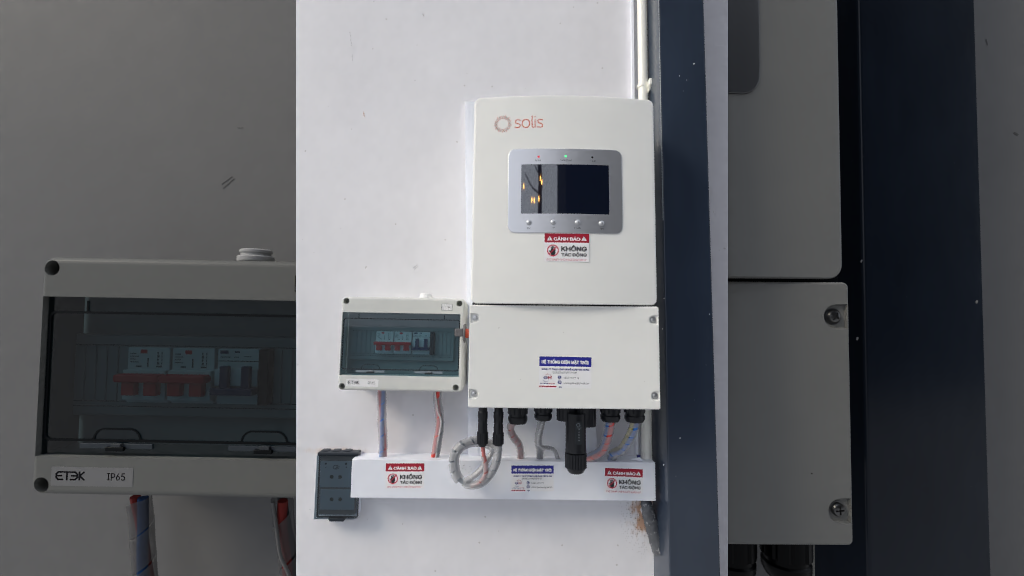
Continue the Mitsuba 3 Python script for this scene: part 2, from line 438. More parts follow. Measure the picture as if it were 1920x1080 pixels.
def strip(key, u0, v0, u1, v1, d, bsdf, b=1.0, u0b=None):
    fr = Frame((u0, v0), (u1, v0), -d * 1e-3, 0.0)
    a, c = fr.L(u0, v0), fr.L(u1, v1)
    dx = 0 if u0b is None else fr.L(u0b, v1)[0]
    q = m3.Manifold.hull_points(np.array([(x + dx * (y < -5), y, z) for x0_, x1_, z in ((0, c[0], -d + 0.5), (0, c[0], -b), (b, c[0] - b, 0)) for x in (x0_, x1_) for y in (0, c[1])]))
    return put(key, q, bsdf, fr, 30)


strip('mini_trunking', 1186, -120, 1197, 862, 14, 'pvc_white', u0b=1196); tag('mini_trunking', 'narrow white flat trunking behind the ivory conduit', 'trunking')
strip('mounting_panel', 871.5, 190, 1100, 864, 16, 'pvc_white', u0b=878); tag('mounting_panel', 'bluish white plastic strip showing behind the left side of the inverter', 'strip')
strip('mounting_panel__ridge', 875.2, 191, 877.2, 863, 18, 'pvc_white', 0.6, u0b=881.6)

# ------------------------------------------------------------------ stickers
def warning_sticker(pre, fr, p0, w_px_end, z):
    """Red and white warning sticker; p0 its top left corner and w_px_end its top right one."""
    a, b = fr.L(*p0, z), fr.L(*w_px_end, z)
    W = np.hypot(*(b - a)); k = W / 1230; H = 785 * k; t = math.atan2(b[1] - a[1], b[0] - a[0])
    sub = type('S', (), {})(); R = np.eye(4); c, n = math.cos(t), math.sin(t)
    R[:2, :2] = [[c, -n], [n, c]]; R[:3, 3] = [a[0], a[1], z]
    sub.m = fr.m @ R
    top = 0.25
    l1, l2 = (top + 0.02, top + 0.22), (top + 0.24, top + 0.44)
    X = lambda v: v * k
    Y = lambda v: -v * k
    put(pre, flat(Polygon(rrpts(0, W, -H, 0, 0.8)), 0.02, top), 'paper_white', sub)
    put(pre + '__header_band', flat(sbox(0, Y(250), W, 0), *l1), 'red_print', sub)
    tr = []; ex = []
    for cx, y in ((140, 70), (1090, 72)):
        tr.append(Polygon([(X(cx - 72), Y(y + 122)), (X(cx + 72), Y(y + 122)), (X(cx), Y(y))]).buffer(0.15))
        ex += [Polygon([(X(cx - 9), Y(y + 38)), (X(cx + 9), Y(y + 38)), (X(cx + 4), Y(y + 88)), (X(cx - 4), Y(y + 88))]), Point(X(cx), Y(y + 103)).buffer(X(8))]
    put(pre + '__lettering', cat(text('CẢNH BÁO', X(255), X(985), Y(195), X(85), *l2, True), flat(unary_union(tr), *l2)), 'paper_white', sub)
    hand = [LineString([(X(x0), Y(470)), (X(x1), Y(y1))]).buffer(X(13)) for x0, x1, y1 in ((192, 186, 385), (222, 220, 365), (252, 254, 370), (282, 288, 395))]
    hand.append(LineString([(X(205), Y(540)), (X(140), Y(490))]).buffer(X(16)))
    hand.append(Polygon([(X(176), Y(450)), (X(298), Y(450)), (X(296), Y(545)), (X(275), Y(605)), (X(190), Y(605)), (X(182), Y(550))]).buffer(X(6)))
    put(pre + '__lettering', cat(text('KHÔNG', X(465), X(1165), Y(487), X(122), *l1, True), text('TÁC ĐỘNG', X(470), X(1165), Y(635), X(85), *l1, True),
                                 flat(unary_union(hand), *l1), flat(unary_union(ex), top + 0.46, top + 0.62)), 'black_print', sub)
    ringp = Point(X(232), Y(475)).buffer(X(162), 24).difference(Point(X(232), Y(475)).buffer(X(134), 24))
    slash = LineString([(X(232 - 104), Y(475 + 104)), (X(232 + 104), Y(475 - 104))]).buffer(X(14))
    put(pre + '__prohibition_sign', flat(ringp.union(slash), *l2), 'symbol_red', sub)
    put(pre + '__lettering', text('CHỈ DÀNH CHO NGƯỜI QUẢN LÝ', X(55), X(1160), Y(755), X(52), *l1), 'symbol_red', sub)


def company_sticker(pre, fr, p0, w_px_end, z):
    a, b = fr.L(*p0, z), fr.L(*w_px_end, z)
    W = np.hypot(*(b - a)); k = W / 1170; H = 690 * k; t = math.atan2(b[1] - a[1], b[0] - a[0])
    sub = type('S', (), {})(); R = np.eye(4); c, n = math.cos(t), math.sin(t)
    R[:2, :2] = [[c, -n], [n, c]]; R[:3, 3] = [a[0], a[1], z]
    sub.m = fr.m @ R
    top = 0.25
    l1, l2 = (top + 0.02, top + 0.22), (top + 0.24, top + 0.44)
    X = lambda v: v * k
    Y = lambda v: -v * k
    put(pre, flat(Polygon(rrpts(0, W, -H, 0, 0.8)), 0.02, top), 'paper_white', sub)
    put(pre + '__header_band', flat(sbox(0, Y(215), W, 0), *l1), 'blue_print', sub)
    put(pre + '__lettering', cat(text('HỆ THỐNG ĐIỆN MẶT TRỜI', X(55), X(1112), Y(155), X(68), *l2, True)), 'paper_white', sub)
    glob = Point(X(463), Y(567)).buffer(X(42))
    globe = glob.difference(Point(X(463), Y(567)).buffer(X(24)).difference(stroke([[(X(430), Y(567)), (X(500), Y(567))], [(X(463), Y(530)), (X(463), Y(600))]], X(6))))
    handset = stroke([[(X(449), Y(444)), (X(452), Y(466)), (X(470), Y(478)), (X(484), Y(474))]], X(13))
    put(pre + '__lettering', cat(text('CÔNG TY TNHH CÔNG NGHỆ XANH GIA HƯNG', X(55), X(1120), Y(300), X(35), *l1, True), text('G', X(105), X(185), Y(500), X(60), *l1, True),
                                 text('GIA HƯNG', X(25), X(205), Y(612), X(22), *l1, True), flat(globe, *l1), flat(Point(X(463), Y(460)).buffer(X(42)).difference(handset), *l1),
                                 flat(stroke([arc(X(165), Y(515), X(62), X(45), 190, 320)], X(9)), *l1), flat(Polygon([(X(440), Y(663)), (X(505), Y(663)), (X(517), Y(684)), (X(452), Y(684))]), *l1)), 'navy_print', sub)
    put(pre + '__lettering', text('SOLAR', X(215), X(355), Y(612), X(22), *l1, True), 'red_print', sub)
    put(pre + '__emblem', cat(text('H', X(200), X(275), Y(500), X(60), *l1, True), flat(stroke([arc(X(205), Y(450), X(70), X(62), 150, -5)], X(9)), *l1)), 'red_print', sub)
    put(pre + '__footer_bar', cat(flat(Polygon([(0, Y(652)), (X(380), Y(652)), (X(395), Y(675)), (0, Y(675))]), *l1)), 'red_print', sub)
    put(pre + '__lettering', cat(text('Mang điện xanh đến mọi nhà', X(295), X(850), Y(355), X(29), *l1), flat(sbox(X(295), Y(371), X(850), Y(367)), *l1), text('0325 78 72 79', X(550), X(900), Y(490), X(44), *l1),
                                 text('www.giahungsolar.vn', X(550), X(1125), Y(600), X(44), *l1)), 'black_print', sub)


# ------------------------------------------------------------------ the inverter
YF = -0.200
INV = Frame((884, 570), (1232, 573.5), YF)
bx0, bx1 = INV.L(887, 380)[0] + 0.5, INV.L(1229.5, 380)[0] - 0.5
bx0, bx1 = (INV.L(888.5, 186)[0] + INV.L(883.5, 565)[0]) / 2, (INV.L(1226, 190)[0] + INV.L(1232.5, 568)[0]) / 2
by1 = (INV.L(888, 183)[1] + INV.L(1226, 190)[1]) / 2 + 1.5
by0 = INV.L(1058, 571.3)[1] + 0.5
BW, BULGE = bx1 - bx0, 15.0
bcx = (bx0 + bx1) / 2


def bend_z(x):
    return BULGE * (1 - ((x - bcx) / (BW / 2)) ** 2)


def bent(m, step=9.0):
    """Bows a flat piece to follow the housing's curved front."""
    if isinstance(m, m3.Manifold):
        m = man(m.refine_to_length(step))
    else:
        v, f = trimesh.remesh.subdivide_to_size(m.vertices, m.faces, step)
        m = trimesh.Trimesh(v, f, process=False)
    v = np.array(m.vertices)
    v[:, 2] += np.where(v[:, 2] > -30, bend_z(v[:, 0]), 0)
    return trimesh.Trimesh(v, m.faces, process=False)


hx = np.linspace(bx0, bx1, 49)
pts = []
body_layers = [(-185.0, 0.0), (-4.0, 0.0), (-2.4, 0.35), (-1.0, 1.2), (-0.25, 2.4), (0.0, 4.0)]
N_ARC = 49
def body_ring(z, i):
    q = rrpts(bx0 + i, bx1 - i, by0 + i * 0.3, by1 - i, max(12 - i, 4), 8)
    # more points along the long top and bottom edges so that the bow is smooth
    out = []
    for k in range(len(q)):
        a, b = q[k], q[(k + 1) % len(q)]
        n = 40 if abs(a[0] - b[0]) > 100 else 1
        for j in range(n): out.append(a + (b - a) * j / n)
    out = np.array(out)
    zz = z + (bend_z(out[:, 0]) if z > -30 else 0)
    return np.column_stack([out, np.broadcast_to(zz, len(out))])


put('inverter__housing', m3.Manifold.hull_points(np.vstack([body_ring(z, i) for z, i in body_layers])), 'powder_coat', INV, 35)
# lower cover with its four screw pockets
cx0, cx1 = (INV.L(881.5, 572)[0] + INV.L(877, 764)[0]) / 2, (INV.L(1234, 575)[0] + INV.L(1238.5, 767)[0]) / 2
cy1, cy0 = INV.L(1058, 573)[1] - 0.2, INV.L(1058, 766)[1]
cover = slab(cx0, cx1, cy0, cy1, -60, 2.5, 4, 2.2, steps=4)
SCREWS = [INV.L(891.3, 596.5, 0), INV.L(1224.7, 600, 0), INV.L(889, 738.5, 0), INV.L(1228.2, 742.2, 0)]
for i, (x, y) in enumerate(SCREWS):
    s = -1 if i % 2 == 0 else 1
    pk = cyl(x, y, -1.2, 6, 8.2, 9.4, 28) + m3.Manifold.hull_points(np.array([((x, y + b * w, z) if a == 0 else ((cx0 + 1.6 if s < 0 else cx1 - 1.6), y + b * w, z)) for a in (0, 40) for z, w in ((-1.2, 8.2), (6, 10.0)) for b in (-1, 1)]))
    cover -= pk
put('inverter__lower_cover', cover, 'powder_coat', INV, 35)
put('inverter__lower_body', slab(cx0 + 4, cx1 - 4, cy0 + 2, cy1 - 1, -185, -60.5, 4, 2), 'powder_coat', INV, 35)
put('inverter__gasket', slab(bx0 + 3, bx1 - 3, cy1 - 0.9, by0 + 2, -150, -3, 0.6, 0.2), 'gasket_black', INV)
for i, (x, y) in enumerate(SCREWS):
    hd = m3.Manifold.hull_points(np.vstack([np.column_stack([np.array(arc(x, y, r, r, 0, 345, 24)), np.full(24, z)]) for r, z in ((4.8, -1.5), (4.8, 0.6), (4.0, 1.8), (2.4, 2.3))]))
    for a in (35, 125):
        c, n = math.cos(math.radians(a + 20 * i)), math.sin(math.radians(a + 20 * i))
        hd -= m3.Manifold.cube((6.4, 1.2, 3), True).rotate((0, 0, a + 20 * i)).translate((x, y, 2.4))
    put('inverter__lower_cover__screw', hd, 'steel', INV, 30)
    put('inverter__lower_cover__washer', man(cyl(x, y, -1.2, -0.6, 6.0, n=28)), 'steel', INV, 30)

# display panel
px0, px1, py0, py1 = INV.R(952.5, 279, 1166.3, 438, BULGE)
px0 = (INV.L(953.5, 290, 8)[0] + INV.L(952, 430, 8)[0]) / 2; px1 = (INV.L(1165.5, 290, 8)[0] + INV.L(1167, 430, 8)[0]) / 2
py1, py0 = INV.L(1058, 279, BULGE)[1], INV.L(1058, 437, BULGE)[1]
sx0, sx1 = INV.L(977, 350, 10)[0], INV.L(1141.5, 350, 10)[0]
sy1, sy0 = INV.L(1058, 308.5, BULGE)[1], INV.L(1058, 401, BULGE)[1]
bez = slab(px0, px1, py0, py1, -2, 1.6, 14, 0.8) - m3.Manifold.cube((sx1 - sx0, sy1 - sy0, 10)).translate((sx0, sy0, 0.4))
put('inverter__display_panel', bent(bez, 8), 'bezel_silver', INV, 30)
put('inverter__display_panel__screen', bent(m3.Manifold.cube((sx1 - sx0 - 0.6, sy1 - sy0 - 0.6, 1.4)).translate((sx0 + 0.3, sy0 + 0.3, -0.2)), 6), 'screen_glass', INV, 30)
for (u, v), m in zip(((1010, 294), (1060.5, 293.5), (1110.5, 295)), ('led_red', 'led_green', 'black_plastic')):
    x, y = INV.L(u, v, BULGE)
    mesh = bent(man(cyl(x, y, 1.2, 1.9, 2.4, 1.9, 20)))
    k = put('inverter__display_panel__indicator', mesh, m, INV, 30)
    if m != 'black_plastic':
        scene[k]['emitter'] = {'type': 'area', 'radiance': rgb((0.07, 0.003, 0.006) if m == 'led_red' else (0.01, 0.16, 0.045))}
        scene[k]['bsdf'] = scene[m]['bsdf']
        labels[k] = {'label': 'lit red indicator' if m == 'led_red' else 'lit green indicator'}
    else:
        labels[k] = {'label': 'unlit black indicator'}
for u, v in ((992, 417), (1037.5, 417), (1083, 417.5), (1128, 419)):
    x, y = INV.L(u, v, BULGE)
    prof = m3.Manifold.hull_points(np.vstack([np.column_stack([np.array(arc(x, y, r, r, 0, 345, 24)), np.full(24, z)]) for r, z in ((5.3, 1.0), (5.3, 2.2), (4.6, 3.4), (2.8, 4.3), (0.5, 4.6))]))
    b = man(prof); b.vertices[:, 2] += bend_z(x)
    put('inverter__display_panel__button', b, 'button_silver', INV, 40)
lt = []
for s, u, v, w in (('POWER', 1010, 301, 14), ('OPERATION', 1061, 301.3, 21), ('ALARM', 1111, 302.5, 12), ('ESC', 992, 427.5, 8), ('UP', 1037.5, 427.5, 5), ('DOWN', 1083, 428, 12), ('ENTER', 1128, 429, 12)):
    x, y = INV.L(u, v, BULGE); hw = w / 2 * 0.99
    m = text(s, x - hw, x + hw, y - 1.3, 2.6, 1.62, 1.8)
    m.vertices[:, 2] += bend_z(x); lt.append(m)
put('inverter__display_panel__lettering', cat(*lt), 'black_print', INV)

# logo: a ring of rays and five thin letters
lx, ly = INV.L(943, 233.5, 6)
rays = lambda r0, r1, n, ph: [[(lx + (r1 if k % 2 else r0) * math.cos(PI * k / n + ph), ly + (r1 if k % 2 else r0) * math.sin(PI * k / n + ph)) for k in range(2 * n + 1)]]
put('inverter__logo', bent(flat(stroke(rays(10.4, 17.4, 13, 0.1), 0.62), 0.03, 0.25), 12), 'logo_orange', INV)
put('inverter__logo__dark_rays', bent(flat(stroke(rays(10.8, 16.2, 13, 0.1 + PI / 13), 0.36), 0.27, 0.45), 12), 'logo_brown', INV)
ox, oy = INV.L(965, 241.2, 7); cp = 17.0
S = lambda x: [(x + 10.5, oy + 14.6), (x + 8, oy + 15.8), (x + 4.2, oy + 15.8), (x + 1.6, oy + 14.2), (x + 1.2, oy + 11.4), (x + 3, oy + 9.2), (x + 8.6, oy + 7.2), (x + 10.8, oy + 4.8), (x + 10.2, oy + 2), (x + 7.4, oy + 0.4), (x + 3.4, oy + 0.3), (x + 0.6, oy + 1.4)]
let = [S(ox), arc(ox + 21.5, oy + 8.1, 7.2, 8.0, 0, 360, 28), [(ox + 33.2, oy + 22.5), (ox + 33.2, oy + 2), (ox + 34.4, oy + 0.4), (ox + 36, oy + 0.3)], [(ox + 39, oy + 15.5), (ox + 39, oy + 0)], [(ox + 39, oy + 20.6), (ox + 39, oy + 21.4)], S(ox + 42.8)]
put('inverter__logo__lettering', bent(flat(stroke(let, 1.75), 0.03, 0.28), 14), 'logo_orange', INV)
warning_sticker('inverter__warning_sticker', INV, (1021.2, 437.6), (1104.3, 438.8), BULGE + 0.2)
company_sticker('inverter__company_sticker', INV, (1011.3, 668), (1108.7, 670), 2.55)
for u, v in ((935.5, 615), (1056.2, 624), (976, 711), (1208, 715)):
    x, y = INV.L(u, v, 3)
    put('inverter__lower_cover__speck', flat(Point(x, y).buffer(0.5), 2.52, 2.7), 'logo_brown', INV)

# rotary switch on its left side
SF = Frame((870, 624), (880, 624), -0.120, 0.0)
q = lambda u, v: np.r_[SF.L(u, v), 0]
a, b = q(853, 623.5), q(869, 624)
knob = man(slab(a[0], b[0], a[1] - 8, a[1] + 8, -7, 7, 3, 2, True))
put('inverter__rotary_switch', cat(knob, lathe([(0, 0), (6, 0), (6, 5), (0, 5)], (b[0] - 1, b[1], 0), 'x', 20)), 'switch_grey', SF, 35)
put('inverter__rotary_switch__flange', man(m3.Manifold.hull_points(np.vstack([np.column_stack([np.full(24, b[0] + dx), np.array(arc(b[1] - 1, 0, r, r * 0.8, 0, 345, 24))]) for dx, r in ((0, 16), (1, 18.5), (3, 19.5), (4.5, 18.5))]))), 'switch_grey', SF, 35)
put('inverter__rotary_switch__ring', lathe([(0, 0), (9.5, 0), (9.5, 5.5), (0, 5.5)], (b[0] + 4.6, b[1] - 1, 0), 'x', 24), 'switch_orange', SF, 35)

# glands under the inverter
GY = -0.115
GF = Frame((1000, 766), (1100, 766), GY, 0.0)


def gland(u, half, vb, key='inverter__cable_gland'):
    x, yt = GF.L(u, 760); r = half * 1.10; yb = GF.L(u, vb)[1]; ytop = INV.m[2, 3] * 0 + GF.L(u, 766)[1] + 16
    h = ytop - yb
    m = cat(ribbed(r, h * 0.55, (x, ytop, 0), 10, 0.06, 6), lathe([(0, 0), (r * 0.55, 0), (r * 0.82, 1.2), (r * 0.96, h * 0.16), (r * 0.97, h * 0.30), (r * 0.88, h * 0.34), (r * 0.88, h * 0.46), (0, h * 0.46)], (x, yb, 0), 'y', 28))
    return put(key, m, 'black_plastic', GF, 35)


gland(971, 18.5, 794.5); gland(1018.5, 17, 788); gland(1144, 18.8, 790.5); gland(1189.5, 19, 791.5)
tag('inverter', 'tall warm white solar inverter with silver display panel on the white wall', 'inverter')

# data logger stick
DF = Frame((1080, 780), (1100, 780), GY, 0.0)
x, _ = DF.L(1079.5, 800); yy = lambda v: DF.L(1079.5, v)[1]
x2, _ = DF.L(1098, 780); x3, _ = DF.L(1062, 780)
put('data_logger__collar', cat(ribbed(20, 36, (x3, yy(768) + 16, 2), 12, 0.05, 6), ribbed(20, yy(768) + 16 - yy(797), (x2, yy(768) + 16, 4), 12, 0.05, 6)), 'black_plastic', DF, 35)
put('data_logger__body', lathe([(0, 0), (20.5, 0), (20.5, 3), (20, 6), (20, yy(772) - yy(843)), (0, yy(772) - yy(843))], (x - 2, yy(843), 14), 'y', 40), 'black_plastic', DF, 35)
put('data_logger__label', man(slab(x - 6, x + 8, yy(826), yy(783), 33.2, 35.2, 5, 0.8)), 'gasket_black', DF, 30)
dots = [flat(Point(x + 1.5, yy(v)).buffer(1.1), 35.3, 35.5) for v in (798, 803, 808, 813, 818)]
dots.append(flat(Point(x, yy(790)).buffer(3.6).difference(Point(x, yy(790)).buffer(2.7)), 35.3, 35.5))
dots.append(text('COM', x - 3, x + 6, yy(796.5), 2.4, 35.3, 35.5))
put('data_logger__lettering', cat(*dots), 'wire_grey', DF)
put('data_logger__nut', cat(ribbed(21.3, yy(845) - yy(872), (x - 2, yy(845), 14), 22, 0.06, 4), lathe([(0, 0), (12, 0), (14.5, 1.4), (19.6, yy(872) - yy(882) + 0.2), (0, yy(872) - yy(882) + 0.2)], (x - 2, yy(882), 14), 'y', 40)), 'black_plastic', DF, 35)
tag('data_logger', 'black plug in data stick hanging under the inverter among the glands', 'data logger')

# ------------------------------------------------------------------ breaker box
BOX = Frame((642.5, 557.5), (867, 561.7), -0.100)
w1 = (BOX.L(867.5, 562)[0] + BOX.L(866.5, 735)[0]) / 2 + 3
x0 = (BOX.L(642.5, 560)[0] + BOX.L(631.5, 728)[0]) / 2
y1, y0 = BOX.L(750, 558.7)[1] + 1, (BOX.L(632, 731.5)[1] + BOX.L(860, 735.7)[1]) / 2
HOLES = [(max(p[0], x0 + 9.0), p[1]) for p in (BOX.L(648.5, 564.1), BOX.L(861.3, 569), BOX.L(637, 724.2), BOX.L(854.3, 727.0))]
wx0, wx1 = (BOX.L(643, 586)[0] + BOX.L(634.5, 703)[0]) / 2, (BOX.L(864, 590)[0] + BOX.L(859.5, 706)[0]) / 2
wy1, wy0 = (BOX.L(643, 585.5)[1] + BOX.L(864.5, 588.5)[1]) / 2, (BOX.L(634.5, 703.8)[1] + BOX.L(859.5, 706.6)[1]) / 2
cov = slab(x0, w1, y0, y1, -38, 0, 9, 5, steps=4)
cov -= m3.Manifold.cube((wx1 - wx0, wy1 - wy0, 60)).translate((wx0, wy0, -50))
for x, y in HOLES:
    cov -= cyl(x, y, -16, 2, 6.4, n=28)
put('breaker_box__cover', cov, 'abs_grey', BOX, 35)
put('breaker_box__base', slab(x0 + 2, w1 - 2, y0 + 2, y1 - 2, -98, -38.6, 8, 1.0) - m3.Manifold.cube((wx1 - wx0 + 8, wy1 - wy0 + 8, 55)).translate((wx0 - 4, wy0 - 4, -85)), 'abs_grey', BOX, 35)
for k, (x, y) in enumerate(HOLES):
    put('breaker_box__cover__screw', cyl(x, y, -15.5, -11, 4.6, n=20) - m3.Manifold.cube((7, 1.3, 2), True).rotate((0, 0, 30 + 40 * k)).translate((x, y, -11)), 'hole_shade', BOX, 30)
# inside: a stepped face plate with blanking strips
put('breaker_box__face_plate', slab(wx0 - 3, wx1 + 3, wy0 - 3, wy1 + 3, -60, -40, 2, 0.5), 'inner_grey', BOX, 30)
fx0, fx1, fy0, fy1 = BOX.R(655, 611, 850, 678, -30)
put('breaker_box__raised_plate', slab(fx0, fx1, fy0, fy1, -39.9, -32, 3, 2), 'inner_grey', BOX, 30)
gx0, gx1, gy0, gy1 = BOX.R(660, 619.5, 846, 666, -30)
lines = [sbox(gx0, gy1, gx1, gy1 + 0.6), sbox(gx0, gy0 - 0.6, gx1, gy0), sbox(fx0 + 4, fy0 - 0.5 + 9, fx1 - 4, fy0 + 9.2)]
put('breaker_box__raised_plate__groove', flat(unary_union(lines), -31.98, -31.7), 'inner_line', BOX)
def column_x(u, v): return BOX.L(u, v, -30)[0]
blanks = [661, 669.5, 678, 686.5, 695, 703.5]
for a, b in zip(blanks[:-1], blanks[1:]):
    put('breaker_box__blanking_strip', slab(column_x(a, 642) + 0.6, column_x(b, 642) - 0.6, gy0 + 0.6, gy1 - 0.6, -31.9, -30.6, 0.5, 0.3), 'inner_grey', BOX, 30)
blanks = [815, 821.5, 829.5, 837.5, 845]
for a, b in zip(blanks[:-1], blanks[1:]):
    put('breaker_box__blanking_strip', slab(column_x(a, 643) + 0.6, column_x(b, 643) - 0.6, gy0 + 0.6, gy1 - 0.6, -31.9, -30.6, 0.5, 0.3), 'inner_grey', BOX, 30)
# the smoked door
dx0, dx1, dy0, dy1 = wx0 + 2.5, wx1 - 2, BOX.L(640, 691.5, -4)[1], BOX.L(750, 598.5, -4)[1]
put('breaker_box__door', flat(sbox(wx0 + 0.2, wy0 + 0.2, wx1 - 0.2, wy1 - 0.2), -6.0, -5.999), 'smoked_plastic', BOX) if False else None
sheet = trimesh.Trimesh([(wx0 + .1, wy0 + .1, -6), (wx1 - .1, wy0 + .1, -6), (wx1 - .1, wy1 - .1, -6), (wx0 + .1, wy1 - .1, -6)], [(0, 1, 2), (0, 2, 3)], process=False)
put('breaker_box__door', sheet, 'smoked_plastic', BOX)
fr_line = Polygon(rrpts(dx0, dx1, dy0, dy1, 5)).exterior
put('breaker_box__door__edge', flat(fr_line.buffer(1.0), -5.9, -5.2), 'gasket_black', BOX)
scene['dark_glaze'] = scene['gasket_black']
lid = [sbox(dx0 + 30 + 0, dy1, dx0 + 31.5, wy1 - 3), sbox(dx1 - 33, dy1, dx1 - 31.5, wy1 - 3)]
for q_ in lid: put('breaker_box__door__hinge', flat(q_, -5.9, -5.2), 'gasket_black', BOX)
for u0, u1 in ((674.5, 714), (784.5, 823)):
    a, b = BOX.L(u0, 691, -5)[0], BOX.L(u1, 692, -5)[0]
    arcp = [(a, dy0 + 0.5)] + [(a + (b - a) * (0.06 + 0.2 * (1 - math.cos(t))), dy0 + 9.5 * math.sin(t)) for t in np.linspace(0.1, PI / 2, 8)]
    arcp = arcp + [(a + b - x, y) for x, y in arcp[::-1]]
    put('breaker_box__door__finger_grip', flat(stroke([arcp], 1.4), -5.9, -5.2), 'gasket_black', BOX)
    m = (a + b) / 2
    put('breaker_box__latch', cat(man(slab(a - 8, b + 8, dy0 - 6.5, dy0 - 2.2, -5.8, -4.6, 0.8, 0.4))), 'socket_grey', BOX, 30)
    put('breaker_box__latch__catch', cat(man(slab(m - 7, m + 8, dy0 - 7.8, dy0 - 4.6, -4.5, -2.2, 0.6, 0.5))), 'gasket_black', BOX, 30)
    put('breaker_box__latch__tab', man(slab(m - 2, m + 6, dy0 - 4.5, dy0 - 1.5, -4.5, -1.8, 0.6, 0.5)), 'wire_grey', BOX, 30)
# name plate and type label
n0, n1, n2, n3 = BOX.R(649.2, 711, 708.8, 724.5)
n3 = BOX.L(680, 711)[1]; n2 = BOX.L(680, 725)[1]
put('breaker_box__name_plate', flat(Polygon(rrpts(n0, n1, n2, n3, 1)), 0.02, 0.3), 'paper_white', BOX)
ex, eb, eh = n0 + 4.2, n2 + 5.2, 6.0
E = lambda x, s: [(x + s * 5.2, eb + eh), (x + s * 1.6, eb + eh), (x, eb + eh * 0.72), (x, eb + eh * 0.28), (x + s * 1.6, eb), (x + s * 5.2, eb)]
let = [E(ex, 1), [(ex + 0.2, eb + eh / 2), (ex + 4.2, eb + eh / 2)], [(ex + 6.4, eb + eh), (ex + 11, eb + eh)], [(ex + 8.7, eb + eh), (ex + 8.7, eb)], E(ex + 17, -1), [(ex + 12.6, eb + eh / 2), (ex + 16.8, eb + eh / 2)],
       [(ex + 18.8, eb + eh), (ex + 18.8, eb)], [(ex + 22.4, eb + eh), (ex + 19, eb + eh * 0.5), (ex + 22.6, eb)]]
put('breaker_box__name_plate__lettering', flat(stroke(let, 1.25), 0.32, 0.5), 'black_print', BOX)
put('breaker_box__name_plate__lettering', text('IP65', n0 + 45.5, n0 + 60, eb, eh * 0.95, 0.32, 0.5), 'black_print', BOX)
h0, h1, h2, h3 = BOX.R(828.3, 569.5, 848, 582)
put('breaker_box__type_label', flat(sbox(h0, h2, h1, h3), 0.02, 0.25), 'gasket_black', BOX)
put('breaker_box__type_label__paper', flat(sbox(h0 + 0.9, h2 + 0.9, h1 - 0.9, h3 - 0.9), 0.27, 0.45), 'paper_white', BOX)
put('breaker_box__type_label__lettering', text('HT 12WAY', h0 + 2.2, h1 - 2.2, h2 + 3.8, 5.6, 0.47, 0.62), 'black_print', BOX)
kx, ky = BOX.L(800.5, 556, -40)
put('breaker_box__knockout_plug', lathe([(0, 0), (14.5, 0), (15, 1), (15, 4.2), (14, 5), (12.2, 5.4), (12.2, 7.4), (13.2, 8), (13.2, 10), (12, 11), (0, 11)], (kx, y1 + 0.6, -34), 'y', 36), 'plug_white', BOX, 40)
put('breaker_box__mounting_lug', slab(BOX.L(652, 556, -60)[0] - 5, BOX.L(652, 556, -60)[0] + 4, y1 - 3, y1 + 4.5, -96, -84, 1, 0.5), 'pvc_white', BOX, 30)
tag('breaker_box', 'light grey breaker box with smoked door on the white wall left of the inverter', 'breaker box')


